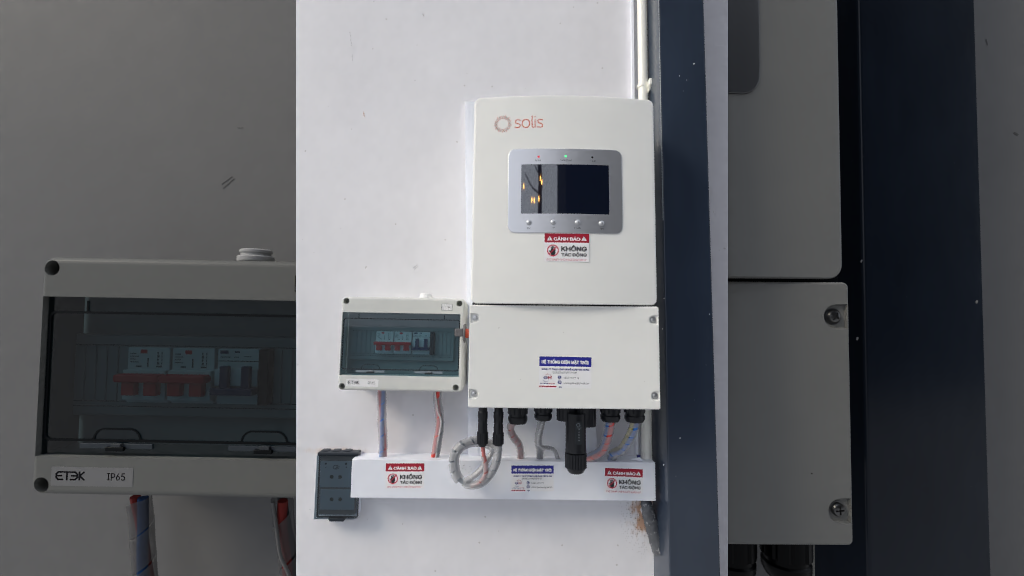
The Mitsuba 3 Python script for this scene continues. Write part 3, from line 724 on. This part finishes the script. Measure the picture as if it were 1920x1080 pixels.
# three breakers behind the smoked door
def breaker(u0, u1, kind):
    k, n = 'circuit_breaker', 0
    while k + '__body' in scene:
        n += 1; k = f'circuit_breaker_{n:03d}'
    a, b = column_x(u0, 640) + 0.5, column_x(u1, 640) - 0.5
    w = b - a; H = gy1 - gy0
    Yf = lambda t: gy1 - t * H
    put(k + '__body', cat(man(slab(a, b, gy0 + 0.5, gy1 - 0.5, -31.6, -25, 0.8, 0.6)), man(slab(a, b, Yf(0.93), Yf(0.40), -25.2, -20.5, 0.8, 0.6)) if kind == 'red' else man(slab(a, b, Yf(0.66), Yf(0.36), -25.2, -21, 0.8, 0.6))), 'breaker_white', BOX, 30)
    if kind == 'red':
        put(k + '__toggle', cat(man(slab(a - 2.2, b + 0.2, Yf(0.60), Yf(0.46), -20.4, -12.5, 2.5, 1.5)), *[man(slab(a + w * c, a + w * (c + 0.30), Yf(0.83), Yf(0.6), -20.4, -15, 0.6, 0.8)) for c in (0.09, 0.60)]), 'breaker_red', BOX, 30)
        ink = [sbox(a + w * 0.2, Yf(0.36), a + w * 0.33, Yf(0.335)), sbox(a + w * 0.68, Yf(0.36), a + w * 0.82, Yf(0.335)), sbox(a + w * 0.47, Yf(0.36), a + w * 0.5, Yf(0.2))]
        for j in range(4):
            ink.append(sbox(a + w * 0.06, Yf(0.13 + j * 0.05), a + w * (0.2 + 0.06 * (j % 2)), Yf(0.115 + j * 0.05)))
            ink.append(sbox(a + w * 0.7, Yf(0.13 + j * 0.06), a + w * (0.73 + 0.02 * (j % 2)), Yf(0.09 + j * 0.06))); ink.append(sbox(a + w * 0.8, Yf(0.13 + j * 0.06), a + w * 0.82, Yf(0.09 + j * 0.06)))
        put(k + '__print', flat(unary_union(ink), -24.98, -24.8), 'inner_line', BOX)
        put(k + '__name_patch', flat(sbox(a + w * 0.3, Yf(0.12), a + w * 0.46, Yf(0.05)), -24.98, -24.8), 'breaker_red', BOX)
    else:
        put(k + '__toggle', cat(man(slab(a, a + w * 0.98, Yf(0.80), Yf(0.68), -25, -15, 0.8, 1.0)), *[man(slab(a + w * c, a + w * (c + 0.2), Yf(0.74), Yf(0.30), -21, -17, 0.6, 0.8)) for c in (0.18, 0.68)]), 'breaker_blue', BOX, 30)
        put(k + '__name_patch', flat(unary_union([sbox(a + w * 0.06, Yf(0.10), a + w * 0.25, Yf(0.04)), sbox(a + w * 0.4, Yf(0.08), a + w * 0.52, Yf(0.05))]), -24.98, -24.8), 'breaker_blue', BOX)
        ink = [sbox(a + w * 0.06, Yf(0.165), a + w * 0.3, Yf(0.15)), sbox(a + w * 0.38, Yf(0.165), a + w * 0.5, Yf(0.15)), sbox(a + w * 0.62, Yf(0.15), a + w * 0.8, Yf(0.14)), sbox(a, Yf(0.235), b, Yf(0.22))]
        put(k + '__print', flat(unary_union(ink), -24.98, -24.8), 'inner_line', BOX)
        put(k + '__side_block', slab(b + 0.4, column_x(815, 640) - 0.3, gy0 + 0.3, gy1 - 0.3, -31.6, -22, 0.5, 0.6), 'socket_dark', BOX, 30)
    return k


B1, B2, B3 = breaker(706, 739, 'red'), breaker(740, 773, 'red'), breaker(774.5, 807.5, 'blue')
tag(B1, 'red handled circuit breaker, leftmost of three behind the light grey box door', 'circuit breaker')
tag(B2, 'red handled circuit breaker, middle of three behind the light grey box door', 'circuit breaker')
tag(B3, 'blue handled circuit breaker behind the smoked door of the light grey box', 'circuit breaker')

# ------------------------------------------------------------------ cable tray along the bottom
TR = Frame((660.6, 861), (1229.8, 867.2), -0.058)
tw = (TR.L(1229.8, 867.5)[0] + TR.L(1228.6, 938.4)[0]) / 2; tx0 = (TR.L(660.8, 861)[0] + TR.L(656.2, 934.7)[0]) / 2
ty0 = (TR.L(656, 934.7)[1] + TR.L(840, 935.4)[1] + TR.L(1228.6, 938.4)[1]) / 3
HOLE = [(717.5, 854.2), (815, 854.6), (935, 855), (976.5, 856), (1012, 856.5), (1047, 857), (1119, 858.5), (1146, 858)]
lid = slab(tx0, tw, ty0, 0, -22, 0, 0.8, 1.2)
tray = slab(tx0 + 2, tw - 2, ty0 + 2, -2, -57.5, -0.5, 0.8, 0.3) - m3.Manifold.cube((tw - tx0 - 8, -ty0 - 8, 60)).translate((tx0 + 4, ty0 + 4, -54))
lid -= m3.Manifold.cube((tw - tx0 - 3.6, -ty0 - 3.6, 25)).translate((tx0 + 1.8, ty0 + 1.8, -26.5))
TRP = []
for u, v in HOLE:
    zz = -26.0
    x = TR.L(u, v, zz)[0]
    TRP.append(TR.m @ np.r_[x, -3.0, zz, 1])
    c = cyl(0, 0, -20, 20, 8.5 if u < 900 else 7.5, n=24).rotate((90, 0, 0)).translate((x, 0, zz))
    tray -= c; lid -= c
TRP = [p[:3] for p in TRP]
put('cable_tray__body', tray, 'pvc_white', TR, 30)
put('cable_tray__lid', lid, 'pvc_white', TR, 30)
warning_sticker('cable_tray__warning_sticker', TR, (723.7, 868.8), (795.5, 868.6), 0.05)
company_sticker('cable_tray__company_sticker', TR, (958.9, 872.8), (1038, 873.0), 0.05)
warning_sticker('cable_tray__warning_sticker', TR, (1134.6, 877.3), (1205.2, 880), 0.05)
labels['cable_tray__warning_sticker'] = {'label': 'left of the two red warning stickers'}; labels['cable_tray__warning_sticker_001'] = {'label': 'right of the two red warning stickers'}
for u, v, w in ((869, 873, 3.5), (880, 875, 2.5), (872, 881, 2.2), (878, 886, 3.0), (883, 880, 2), (867, 879, 1.6)):
    x, y = TR.L(u, v)
    put('cable_tray__lid__scuff', flat(stroke([[(x, y), (x + 1.2, y + 0.8)]], w * 0.6), 0.02, 0.2), 'scratch_grey', TR)
tag('cable_tray', 'long white plastic cable tray with three stickers fixed along the wall below', 'cable tray')


# ------------------------------------------------------------------ cables in spiral wrap
def bundle(key, path, wires, r, label, category='cable', pitch=None, group=None, width=0.95):
    """wires: (material, offset phase) of each wire inside the wrap; path in world metres."""
    p = smooth_path(path, 60)
    n = len(wires)
    for i, (m, rr) in enumerate(wires):
        nm = {'wire_red': 'red_wire', 'wire_blue': 'blue_wire', 'wire_grey': 'grey_wire', 'wire_white': 'white_wire', 'wire_brown': 'red_wire', 'wire_yellow': 'yellow_wire'}[m]
        put(f'{key}__{nm}', strand(p, r * rr, 0 if n == 1 else r * (0.93 - rr), 0.35, i * 2 * PI / n + 0.4 + (2.2 if key == 'cable' else 0)), m, smooth=60)
    pitch = pitch or r * 3.2
    put(f'{key}__spiral_wrap', spiral(p, r, pitch, pitch * width, len(scene) % 6), 'milky_wrap', smooth=60)
    tag(key, label, category, group)


ybb = -0.05
bundle('cable', [P(715.5, 728, ybb), P(716, 752, -0.046), P(716.5, 790, -0.042), P(718.3, 830, -0.035), TRP[0] + [0, 0, -0.004]], [('wire_red', 0.46), ('wire_blue', 0.46)], 0.0092, 'straight red and blue wrapped cable dropping from the breaker box, the left one', pitch=0.034)
bundle('cable_001', [P(820, 729, ybb), P(820, 750, -0.046), P(824.5, 785, -0.042), P(824, 805, -0.04), P(818.5, 840, -0.035), TRP[1] + [0, 0, -0.004]], [('wire_red', 0.48), ('wire_grey', 0.45)], 0.0092, 'bent red and grey wrapped cable dropping from the right of the breaker box', pitch=0.04)
put('cable_001__white_wire', tube(smooth_path([P(815, 730, -0.058), P(818, 752, -0.058), P(821, 772, -0.058), P(827, 788, -0.056), P(826, 802, -0.052), P(821, 828, -0.045), TRP[1] + [0.003, -0.006, -0.003]]), 0.0017, 8), 'wire_white', smooth=60)
bundle('cable_002', [P(963, 790, GY), P(957, 800, -0.11), P(960, 815, -0.1), P(972, 832, -0.075), P(976, 847, -0.045), TRP[3] + [0, 0, -0.004]], [('wire_brown', 0.72), ('wire_white', 0.25)], 0.0078, 'dull pink wrapped cable bending from the gland left of the others', pitch=0.017)
bundle('cable_003', [P(1017, 784, GY), P(1012, 805, -0.105), P(1009, 828, -0.085), P(1012, 843, -0.05), TRP[4] + [0, 0, -0.004]], [('wire_grey', 0.6), ('wire_white', 0.3)], 0.0074, 'thick grey wrapped cable from the second gland straight down into the tray', pitch=0.016)
bundle('cable_004', [P(1020, 784, GY), P(1013, 806, -0.115), P(1009, 828, -0.105), P(1015, 838, -0.095), P(1028, 840, -0.075), P(1040, 845, -0.05), TRP[5] + [0, 0, -0.004]], [('wire_white', 0.7)], 0.0042, 'thin white wrapped cable from the second gland bending right to its own hole', pitch=0.010)
bundle('cable_005', [P(1145, 785, GY), P(1141, 810, -0.11), P(1133, 838, -0.085), P(1122, 850, -0.068), P(1106, 858, -0.052), P(1094, 861, -0.04), TRP[6] + [-0.03, 0, -0.004]], [('wire_red', 0.5), ('wire_blue', 0.5)], 0.0098, 'red and blue wrapped cable curving left from the gland beside the data stick', pitch=0.020)
bundle('cable_006', [P(1191, 785, GY), P(1188, 803, -0.112), P(1178, 825, -0.095), P(1165, 844, -0.07), P(1150, 851, -0.05), TRP[7] + [0, 0.0, -0.004]], [('wire_blue', 0.42), ('wire_yellow', 0.42), ('wire_white', 0.42)], 0.0098, 'blue and yellow wrapped cable from the rightmost gland', pitch=0.019)

# the coiled pair with two black connectors
LF = -0.118


def connector(u, v0, v1, v2, half):
    fr = Frame((u, 780), (u + 10, 780), LF, 0.0)
    x, _ = fr.L(u, 800); Yv = lambda v: fr.L(u, v)[1]; r = half * 1.09
    ht = Yv(v0) + 18 - Yv(v1)
    body = lathe([(0, 0), (r * 0.9, 0), (r * 0.9, ht * 0.25), (r * 0.8, ht * 0.28), (r * 0.8, ht * 0.42), (r * 0.95, ht * 0.46), (r * 0.95, ht * 0.62), (r * 0.82, ht * 0.65), (r * 0.82, ht), (0, ht)], (x, Yv(v1), 0), 'y', 24)
    clip = cat(*[man(slab(x + s * r * 0.72 - 1.5, x + s * r * 0.72 + 1.5, Yv(v1) + ht * 0.3, Yv(v1) + ht * 0.6, -3, 3, 0.6, 0.4)) for s in (-1, 1)])
    nut = cat(ribbed(r * 1.08, (Yv(v1) - Yv(v2)) * 0.8, (x, Yv(v1), 0), 14, 0.07, 4), lathe([(0, 0), (r * 0.62, 0), (r * 0.95, (Yv(v1) - Yv(v2)) * 0.2 + 0.1), (0, (Yv(v1) - Yv(v2)) * 0.2 + 0.1)], (x, Yv(v2), 0), 'y', 24))
    k = put('coiled_cable__connector', cat(body, clip), 'black_plastic', fr, 35)
    put(k + '__nut', nut, 'black_plastic', fr, 35)


connector(905, 766, 810, 837, 9.6); connector(934.5, 766, 812, 837, 9.6)
za = -0.118
ringpts = [P(930, 842, -0.075), P(918, 833, -0.072), P(900, 828, -0.078), P(880, 829.5, -0.085), P(862, 839, -0.09), P(852, 856, -0.093), P(852, 878, -0.095), P(859, 896, -0.097), P(873, 907, -0.1), P(889, 909.5, -0.103), P(905, 904, -0.106), P(920, 888, -0.11), P(931, 864, -0.114), P(934.5, 834, LF)]
pr = smooth_path(ringpts, 110)
put('coiled_cable__grey_wire', strand(pr, 0.0038, 0.0038, 0.8, 0.2), 'wire_grey', smooth=60)
put('coiled_cable__grey_wire', strand(pr[:int(len(pr) * 0.82)], 0.0038, 0.0038, 0.7, 3.3), 'wire_grey', smooth=60)
put('coiled_cable__spiral_wrap', spiral(pr[:int(len(pr) * 0.58)], 0.0104, 0.019, 0.0172, 1.0), 'milky_wrap', smooth=60)
put('coiled_cable__spiral_wrap', spiral(pr[int(len(pr) * 0.585):], 0.0082, 0.019, 0.0172, 2.0), 'milky_wrap', smooth=60)
p2 = smooth_path([P(905, 834, LF), P(906.5, 850, -0.117), P(911, 874, -0.115), P(909, 893, -0.112), P(897, 907, -0.109), P(884, 911, -0.106)], 50)
put('coiled_cable__red_wire', tube(p2, 0.0038, 12), 'wire_brown', smooth=60)
put('coiled_cable__spiral_wrap', spiral(p2[12:], 0.0058, 0.022, 0.0195, 0.5), 'milky_wrap', smooth=60)
p3 = smooth_path([P(928, 842, -0.098), P(917, 857, -0.1), P(903, 879, -0.1), P(888, 893, -0.102), P(872, 902, -0.106)], 40)
put('coiled_cable__white_wire', tube(p3, 0.0036, 10), 'wire_white', smooth=60)
put('coiled_cable__spiral_wrap', spiral(p3, 0.0058, 0.015, 0.0135, 0.5), 'milky_wrap', smooth=60)
tag('coiled_cable', 'coiled cable in milky spiral wrap hanging from two black connectors', 'cable')

# ------------------------------------------------------------------ waterproof wall socket
SO = Frame((589.5, 860), (667, 859), -0.040, 0.0)
s0, s1 = (SO.L(590, 862)[0] + SO.L(587, 976)[0]) / 2, SO.L(667.3, 930)[0] - 0.6
st, sb = SO.L(600, 851)[1], SO.L(625, 977.5)[1]
put('wall_socket__base', slab(s0 + 1, s1, sb + 3, st - 1, -39.5, -22, 5, 1.5), 'pvc_white', SO, 30)
put('wall_socket__face', slab(s0 + 6, s1 - 5, sb + 8, st - 6, -21.8, -14, 3, 1), 'switch_grey', SO, 30)
fu = lambda u, v: SO.L(u, v, -13)
a = SO.R(601, 864, 664, 882.5, -13)
put('wall_socket__indicator_plate', slab(a[0], a[1], a[2], a[3], -13.9, -12.6, 1, 0.4), 'socket_grey', SO, 30)
dk = []
for u, v, w, h in ((611, 869.5, 4, 4), (649, 869.5, 4, 4), (611, 876, 2, 2), (649.5, 876, 2.4, 2.4)):
    x, y = fu(u, v); dk.append(sbox(x - w / 2, y - h / 2, x + w / 2, y + h / 2))
x, y = fu(630.5, 876); dk.append(Polygon(rrpts(x - 7, x + 7, y - 4, y + 4, 4)).difference(Polygon(rrpts(x - 5.8, x + 5.8, y - 2.8, y + 2.8, 3)))); dk.append(Point(x + 2, y).buffer(2))
put('wall_socket__indicator_plate__mark', flat(unary_union(dk), -12.58, -12.3), 'socket_dark', SO)
for vc in (894, 936):
    x, y = fu(630, vc)
    hs = []
    for s in (-1, 1):
        cx = x + s * 8.5
        hs.append(sbox(cx - 2.6, y - 3.8, cx + 2.6, y + 3.8).union(Point(cx + s * 0.8, y).buffer(3.9)))
    pk = put('wall_socket__outlet', slab(*SO.R(601, vc - 19, 664, vc + 20, -13), -13.9, -12.4, 1, 0.4), 'socket_grey', SO, 30)
    put(pk + '__pin_hole', flat(hs[0], -12.38, -12.1), 'hole_dark', SO); put(pk + '__pin_hole', flat(hs[1], -12.38, -12.1), 'hole_dark', SO)
# cover: a smoked shell, open at the back
c0 = [(s0 + 3, sb + 4), (s1 - 2, sb + 4), (s1 - 2, st - 5), (s0 + 3, st - 5)]; c1 = [(s0, sb), (s1, sb), (s1, st), (s0, st)]
v = [(x, y, 0) for x, y in c0] + [(x, y, -20) for x, y in c1]
put('wall_socket__cover', trimesh.Trimesh(v, [(0, 1, 2), (0, 2, 3)] + [t for k in range(4) for t in ((4 + k, 4 + (k + 1) % 4, (k + 1) % 4), (4 + k, (k + 1) % 4, k))], process=False), 'smoked_cover', SO)
rim = Polygon(rrpts(s0 - 0.3, s1, sb - 0.3, st + 0.3, 4)).difference(Polygon(rrpts(s0 + 2.2, s1 - 2.2, sb + 2.2, st - 2.2, 3)))
put('wall_socket__cover__rim', flat(rim, -23, -19.5), 'socket_dark', SO)
t0, t1 = SO.L(610, 978)[0], SO.L(643, 978)[0]
put('wall_socket__cover__tab', m3.Manifold.hull_points(np.array([(x, y, z) for z in (-22, -14) for x, y in ((t0, sb - 0.4), (t1, sb - 0.4), (t0 + 4, sb - 6), (t1 - 4, sb - 6))])), 'socket_dark', SO)
hy = SO.L(620, 853)[1]
put('wall_socket__hinge', slab(s0 + 1.5, s1 - 1, hy - 4.5, hy + 4, -30, -6, 2, 2, True), 'socket_dark', SO, 30)
for o in (6, 30, 54): put('wall_socket__hinge__knuckle', slab(s0 + o, s0 + o + 16, hy + 4.1, hy + 5.8, -30, -14, 1, 0.8), 'socket_dark', SO, 30)
tag('wall_socket', 'waterproof double wall socket under a smoked cover left of the cable tray', 'socket')

# ------------------------------------------------------------------ ragged pipe stub at the rusty patch
st_ = [P(1210, 936, -0.02), P(1213, 950, -0.022), P(1219, 975, -0.024), P(1227, 1005, -0.028), P(1237, 1036, -0.032)]
pp = smooth_path(st_, 50)
tb = tube(pp, np.interp(np.linspace(0, 1, len(pp)), [0, 0.15, 0.5, 1], [0.0085, 0.0125, 0.0138, 0.0142]), 36, caps=True)
v = np.array(tb.vertices); nn = meshkit.fbm(v * 150, 3, 5) - 0.5
c = pp[np.argmin(((v[:, None] - pp[None]) ** 2).sum(-1), axis=1)]
d = v - c; L_ = np.linalg.norm(d, axis=1, keepdims=True)
v = v + np.where(L_ > 1e-4, d / np.maximum(L_, 1e-6), 0) * nn[:, None] * 0.0035
put('pipe_stub', trimesh.Trimesh(v, tb.faces, process=False), 'stub_tape', smooth=50)
put('pipe_stub__core', tube(np.array([pp[-1] + [-0.002, 0, 0.002], pp[-1] + [0.0015, -0.001, -0.004]]), 0.004, 12), 'wire_red', smooth=40)
ch = trimesh.creation.icosphere(2, 0.006); ch.vertices = ch.vertices * [0.7, 0.6, 1.3] * (1 + (meshkit.noise(ch.vertices * 400, 2)[:, None] - 0.5) * 0.9) + P(1205, 957, -0.004)
put('pipe_stub__filler_lump', ch, 'paper_white', smooth=True)
tag('pipe_stub', 'ragged grey taped pipe stub slanting out of a rusty patch under the tray', 'pipe')
# torn corner of the tray's top right and the blue bit beside the conduit
fr = Frame((1190, 862), (1205, 862), -0.05, 0.0)
a, b, c = fr.L(1182, 861.5), fr.L(1199, 857), fr.L(1206, 865)
put('cable_tray__lid__torn_flap', m3.Manifold.hull_points(np.array([(p[0], p[1], z) for p in (a, b, c) for z in (0, 0.9)])), 'pvc_white', fr)
a = fr.L(1196, 858)
put('blue_tape', m3.Manifold.cube((6, 6, 5)).translate((a[0], a[1] - 2, -8)), 'navy_print', fr)
tag('blue_tape', 'scrap of dark blue tape beside the foot of the ivory conduit', 'tape')

# ------------------------------------------------------------------ added side bays: enlarged copies of the central things, dimming put into their colours
MAG, MU, MV = 2.546, -1555.5, -934.0


def solve(points, depth):
    """The likeness (turn, shift, scale) that puts these points where the photograph shows them, the front ones at a given depth."""
    pts = np.array([P(u, v, y) for u, v, y in points])
    goal = np.array([(MAG * u + MU, MAG * v + MV) for u, v, _ in points])
    front = np.array([y for _, _, y in points]) == min(y for _, _, y in points)
    wt = np.where(front, 1.0, 0.04)[:, None]

    def mx(q):
        from scipy.spatial.transform import Rotation as Ro
        M = np.eye(4); M[:3, :3] = Ro.from_rotvec(q[:3]).as_matrix() * q[6]; M[:3, 3] = q[3:6]
        return M

    def res(q):
        M = mx(q); w = pts @ M[:3, :3].T + M[:3, 3]
        return np.r_[((project(w) - goal) * wt).ravel(), 1500 * (w[front, 1].min() - depth), 1.5 * q[:3] / 0.1]
    s = least_squares(res, [0, 0, 0, 0, 0.3, 0, 2.7])
    return mx(s.x), res(s.x)


ML, rl = solve([(642, 558, -0.1), (632, 731, -0.1), (829, 561, -0.1), (829, 734, -0.1), (648.5, 564, -0.1), (637, 724, -0.1), (611, 400, 0), (820, 400, 0), (620, 780, 0), (716, 780, -0.045)], 0.07)
MR, rr_ = solve([(1232, 568, YF), (1224.7, 600, YF), (1228.2, 742.2, YF), (1238.5, 767, YF), (1150, 573, YF), (1150, 767, YF), (1229, 400, YF), (1150, 437, YF)], 0.06)
MC, _c = solve([(1244, 380, -0.105), (1249, 780, -0.105), (1331, 380, -0.105), (1343, 780, -0.105)], 0.36)
BAY_RESIDUAL = (rl, rr_)


def nudge(M, u, v, y):
    """M, shifted within its depth so that this place falls where the photograph shows it."""
    w = (M @ np.r_[P(u, v, y), 1])[:3]
    N = np.eye(4); N[:3, 3] = P(MAG * u + MU, MAG * v + MV, w[1]) - w
    return N @ M


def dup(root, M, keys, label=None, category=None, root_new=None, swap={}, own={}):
    """A copy of a thing with the listed parts, in the dimmed colours of the added side bays."""
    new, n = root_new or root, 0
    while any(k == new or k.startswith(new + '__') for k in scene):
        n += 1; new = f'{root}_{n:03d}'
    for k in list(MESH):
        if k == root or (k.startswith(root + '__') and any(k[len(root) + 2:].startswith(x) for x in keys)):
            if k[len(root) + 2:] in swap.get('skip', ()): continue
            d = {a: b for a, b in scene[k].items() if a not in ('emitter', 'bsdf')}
            d['bsdf'] = {'type': 'ref', 'id': 'dimmed_' + MESH[k]}
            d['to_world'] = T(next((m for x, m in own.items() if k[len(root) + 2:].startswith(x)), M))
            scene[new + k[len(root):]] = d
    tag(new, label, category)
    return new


def added_bay_wall(key, M, ua, ub, label):
    """The dimmed wall of an added bay: its own upright plane, seen between two places."""
    pts = [P(u, v, 0.0) for u, v in ((ua, 150), (ub, 150), (ub, 1000), (ua, 1000))]
    v = np.array(pts + [p + [0, 0.02, 0] for p in pts])
    f = [(0, 2, 1), (0, 3, 2), (4, 5, 6), (4, 6, 7), (0, 1, 5), (0, 5, 4), (1, 2, 6), (1, 6, 5), (2, 3, 7), (2, 7, 6), (3, 0, 4), (3, 4, 7)]
    scene[key] = mikit.ply(trimesh.Trimesh(v, f, process=False), 'dimmed_wall_coat', to_world=T(M))
    tag(key, label, kind='structure')


def dimmed_bay_tex(p, n, uv):  # wall tone with the dimming put into the colour
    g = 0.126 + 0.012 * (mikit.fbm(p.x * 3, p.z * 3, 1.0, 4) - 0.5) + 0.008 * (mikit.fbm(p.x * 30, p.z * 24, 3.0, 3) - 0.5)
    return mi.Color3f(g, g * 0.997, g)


scene['dimmed_wall_coat'] = {'type': 'twosided', 'bsdf': {'type': 'bumpmap', 'bump': mikit.proc(lambda p, n, uv: mikit.fbm(p.x * 18, p.z * 18, 1.0, 4), 4e-3), 'scale': 0.0009, 'bsdf': {'type': 'principled', 'base_color': mikit.proc(dimmed_bay_tex), 'roughness': 0.6, 'specular': 0.2}}}
added_bay_wall('dark_wall', ML, 440, 850, 'added dimmed copy of the wall, left bay')
added_bay_wall('dark_wall_001', MR, 1120, 1620, 'added dimmed copy of the wall, right bay')
MB = nudge(ML, 756, 643, -0.069)
LB = dup('breaker_box', ML, ['cover', 'base', 'face_plate', 'raised_plate', 'blanking_strip', 'door', 'latch', 'name_plate', 'type_label', 'knockout_plug', 'mounting_lug'], 'added huge dimmed copy of the breaker box, partly hidden by the white panel', 'breaker box',
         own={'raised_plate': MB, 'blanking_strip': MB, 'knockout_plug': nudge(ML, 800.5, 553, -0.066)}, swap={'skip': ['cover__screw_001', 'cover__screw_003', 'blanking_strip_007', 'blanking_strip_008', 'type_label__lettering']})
for b, lab in ((B1, 'dimmed copy of a red handled breaker, leftmost of three in the huge box copy'), (B2, 'dimmed copy of a red handled breaker, middle of three in the huge box copy'), (B3, 'dimmed copy of the blue handled breaker in the huge box copy')):
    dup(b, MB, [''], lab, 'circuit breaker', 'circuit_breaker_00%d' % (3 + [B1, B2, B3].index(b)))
dup('cable', nudge(ML, 716, 775, -0.045), [''], 'large dimmed copy of the red and blue wrapped cable under the huge box copy', 'cable', 'cable_007')
dup('cable_001', nudge(ML, 823, 775, -0.045), [''], 'large dimmed copy of the red and grey cable, cut by the white panel edge', 'cable', 'cable_008')
dup('inverter', MR, ['housing', 'lower_cover', 'lower_body', 'gasket', 'display_panel', 'cable_gland'], 'added huge dimmed copy of the inverter behind the right edge of the white panel', 'inverter', own={'cable_gland': nudge(MR, 1189.5, 779, GY)},
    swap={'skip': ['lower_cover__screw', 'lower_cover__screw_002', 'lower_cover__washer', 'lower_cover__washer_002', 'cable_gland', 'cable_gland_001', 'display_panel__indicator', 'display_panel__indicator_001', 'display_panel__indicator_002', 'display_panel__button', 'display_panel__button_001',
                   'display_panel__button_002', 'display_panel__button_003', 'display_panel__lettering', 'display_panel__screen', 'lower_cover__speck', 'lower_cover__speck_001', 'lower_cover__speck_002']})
dup('steel_column', MC, ['paint_chip'], 'wide dimmed copy of the steel column beside the huge inverter copy', 'column')
dup('conduit', nudge(MR, 1212, 785, -0.025), [], 'dimmed copy of the conduit pipe under the huge inverter copy', 'pipe')
# marks on the added bay walls, dimming put into their colour
scene['dimmed_scratch'] = {'type': 'twosided', 'bsdf': {'type': 'principled', 'base_color': rgb((0.05, 0.05, 0.05)), 'roughness': 0.7}}
def on_bay(M, u, v):
    """The place on a bay's wall, in the wall frame, that the photograph shows there."""
    I = np.linalg.inv(M)
    c, d = (I @ np.r_[CAM, 1])[:3], I[:3, :3] @ ray(MAG * u + MU, MAG * v + MV)
    return (WALL.i @ np.r_[c - d * c[1] / d[1], 1])[:2]


for par, M, (a0, b0), (a1, b1), w in (('dark_wall', ML, (775.5, 505.5), (783.5, 498.5), 0.8), ('dark_wall', ML, (774.5, 502.5), (782, 497), 0.8), ('dark_wall', ML, (786, 461), (790, 461), 0.5), ('dark_wall_001', MR, (1358, 465), (1360, 466), 2.6), ('dark_wall_001', MR, (1337, 396), (1338, 400), 1.2)):
    k = put(par + '__scratch', flat(stroke([[on_bay(M, a0, b0), on_bay(M, a1, b1)]], w), 0.05, 0.35), 'dimmed_scratch', WALL); scene[k]['to_world'] = T(M)

# ------------------------------------------------------------------ what the glossy screen mirrors, behind the camera: a dark house side, a thin tree and its string of bulbs
def mirror_ray(u, v):
    x, y = INV.L(u, v, 10); z = bend_z(x) + 1.2
    p = (INV.m @ np.r_[x, y, z, 1])[:3]
    n = np.array([2 * BULGE * (x - bcx) / (BW / 2) ** 2, 0, 1.0]); n = INV.m[:3, :3] @ n; n /= np.linalg.norm(n)
    d = p - CAM; d /= np.linalg.norm(d)
    return p, d - 2 * (d @ n) * n


def behind(u, v, dist):
    p, r = mirror_ray(u, v)
    return p + r * (dist / -r[1])


fx = behind(1060, 350, 5.0)[0]
scene['house'] = mikit.ply(trimesh.creation.box(bounds=[[fx, -9, -1.6], [fx + 9, -5.2, 6.5]]), 'dark_facade')
tag('house', 'dark house side standing behind the viewer, mirrored in the display', 'house')
trunk = [behind(1013, 440, 4.0), behind(1012, 400, 4.0), behind(1013, 350, 4.0), behind(1011, 300, 4.0), behind(1010, 270, 4.0)]
trunk[0] = np.r_[trunk[0][:2], -1.5]
put('bare_tree__trunk', tube(smooth_path(trunk, 30), 0.05, 12), 'bark', smooth=60)
for a, b, c in (((1011, 365), (996, 350), (984, 325)), ((1012, 330), (1004, 315), (1000, 300))):
    put('bare_tree__branch', tube(smooth_path([behind(*a, 4.0), behind(*b, 4.0), behind(*c, 4.0)], 20), np.linspace(0.014, 0.006, 21), 8), 'bark', smooth=60)
tag('bare_tree', 'thin bare tree behind the viewer, mirrored in the display', 'tree')
for i, (u, v) in enumerate(((1013, 336), (1015.5, 343), (982, 350.5), (997, 376), (1001.5, 377), (1010, 374))):
    bl = trimesh.creation.icosphere(2, 0.011); bl.vertices = bl.vertices * [0.8, 0.8, 2.6] + behind(u, v, 3.8)
    k = put('string_bulb', bl, 'bark', smooth=True)
    scene[k]['emitter'] = {'type': 'area', 'radiance': rgb((4.5, 2.2, 0.5))}
    tag(k, ('warm bulb mirrored topmost in the display', 'warm bulb mirrored just under the topmost one', 'warm bulb mirrored at the display\'s left edge', 'warm bulb mirrored lowest left in the display', 'warm bulb mirrored in the middle of the lowest three', 'warm bulb mirrored beside the tree trunk, rightmost of the lowest three')[i], 'bulb', 'bulbs mirrored in the display')
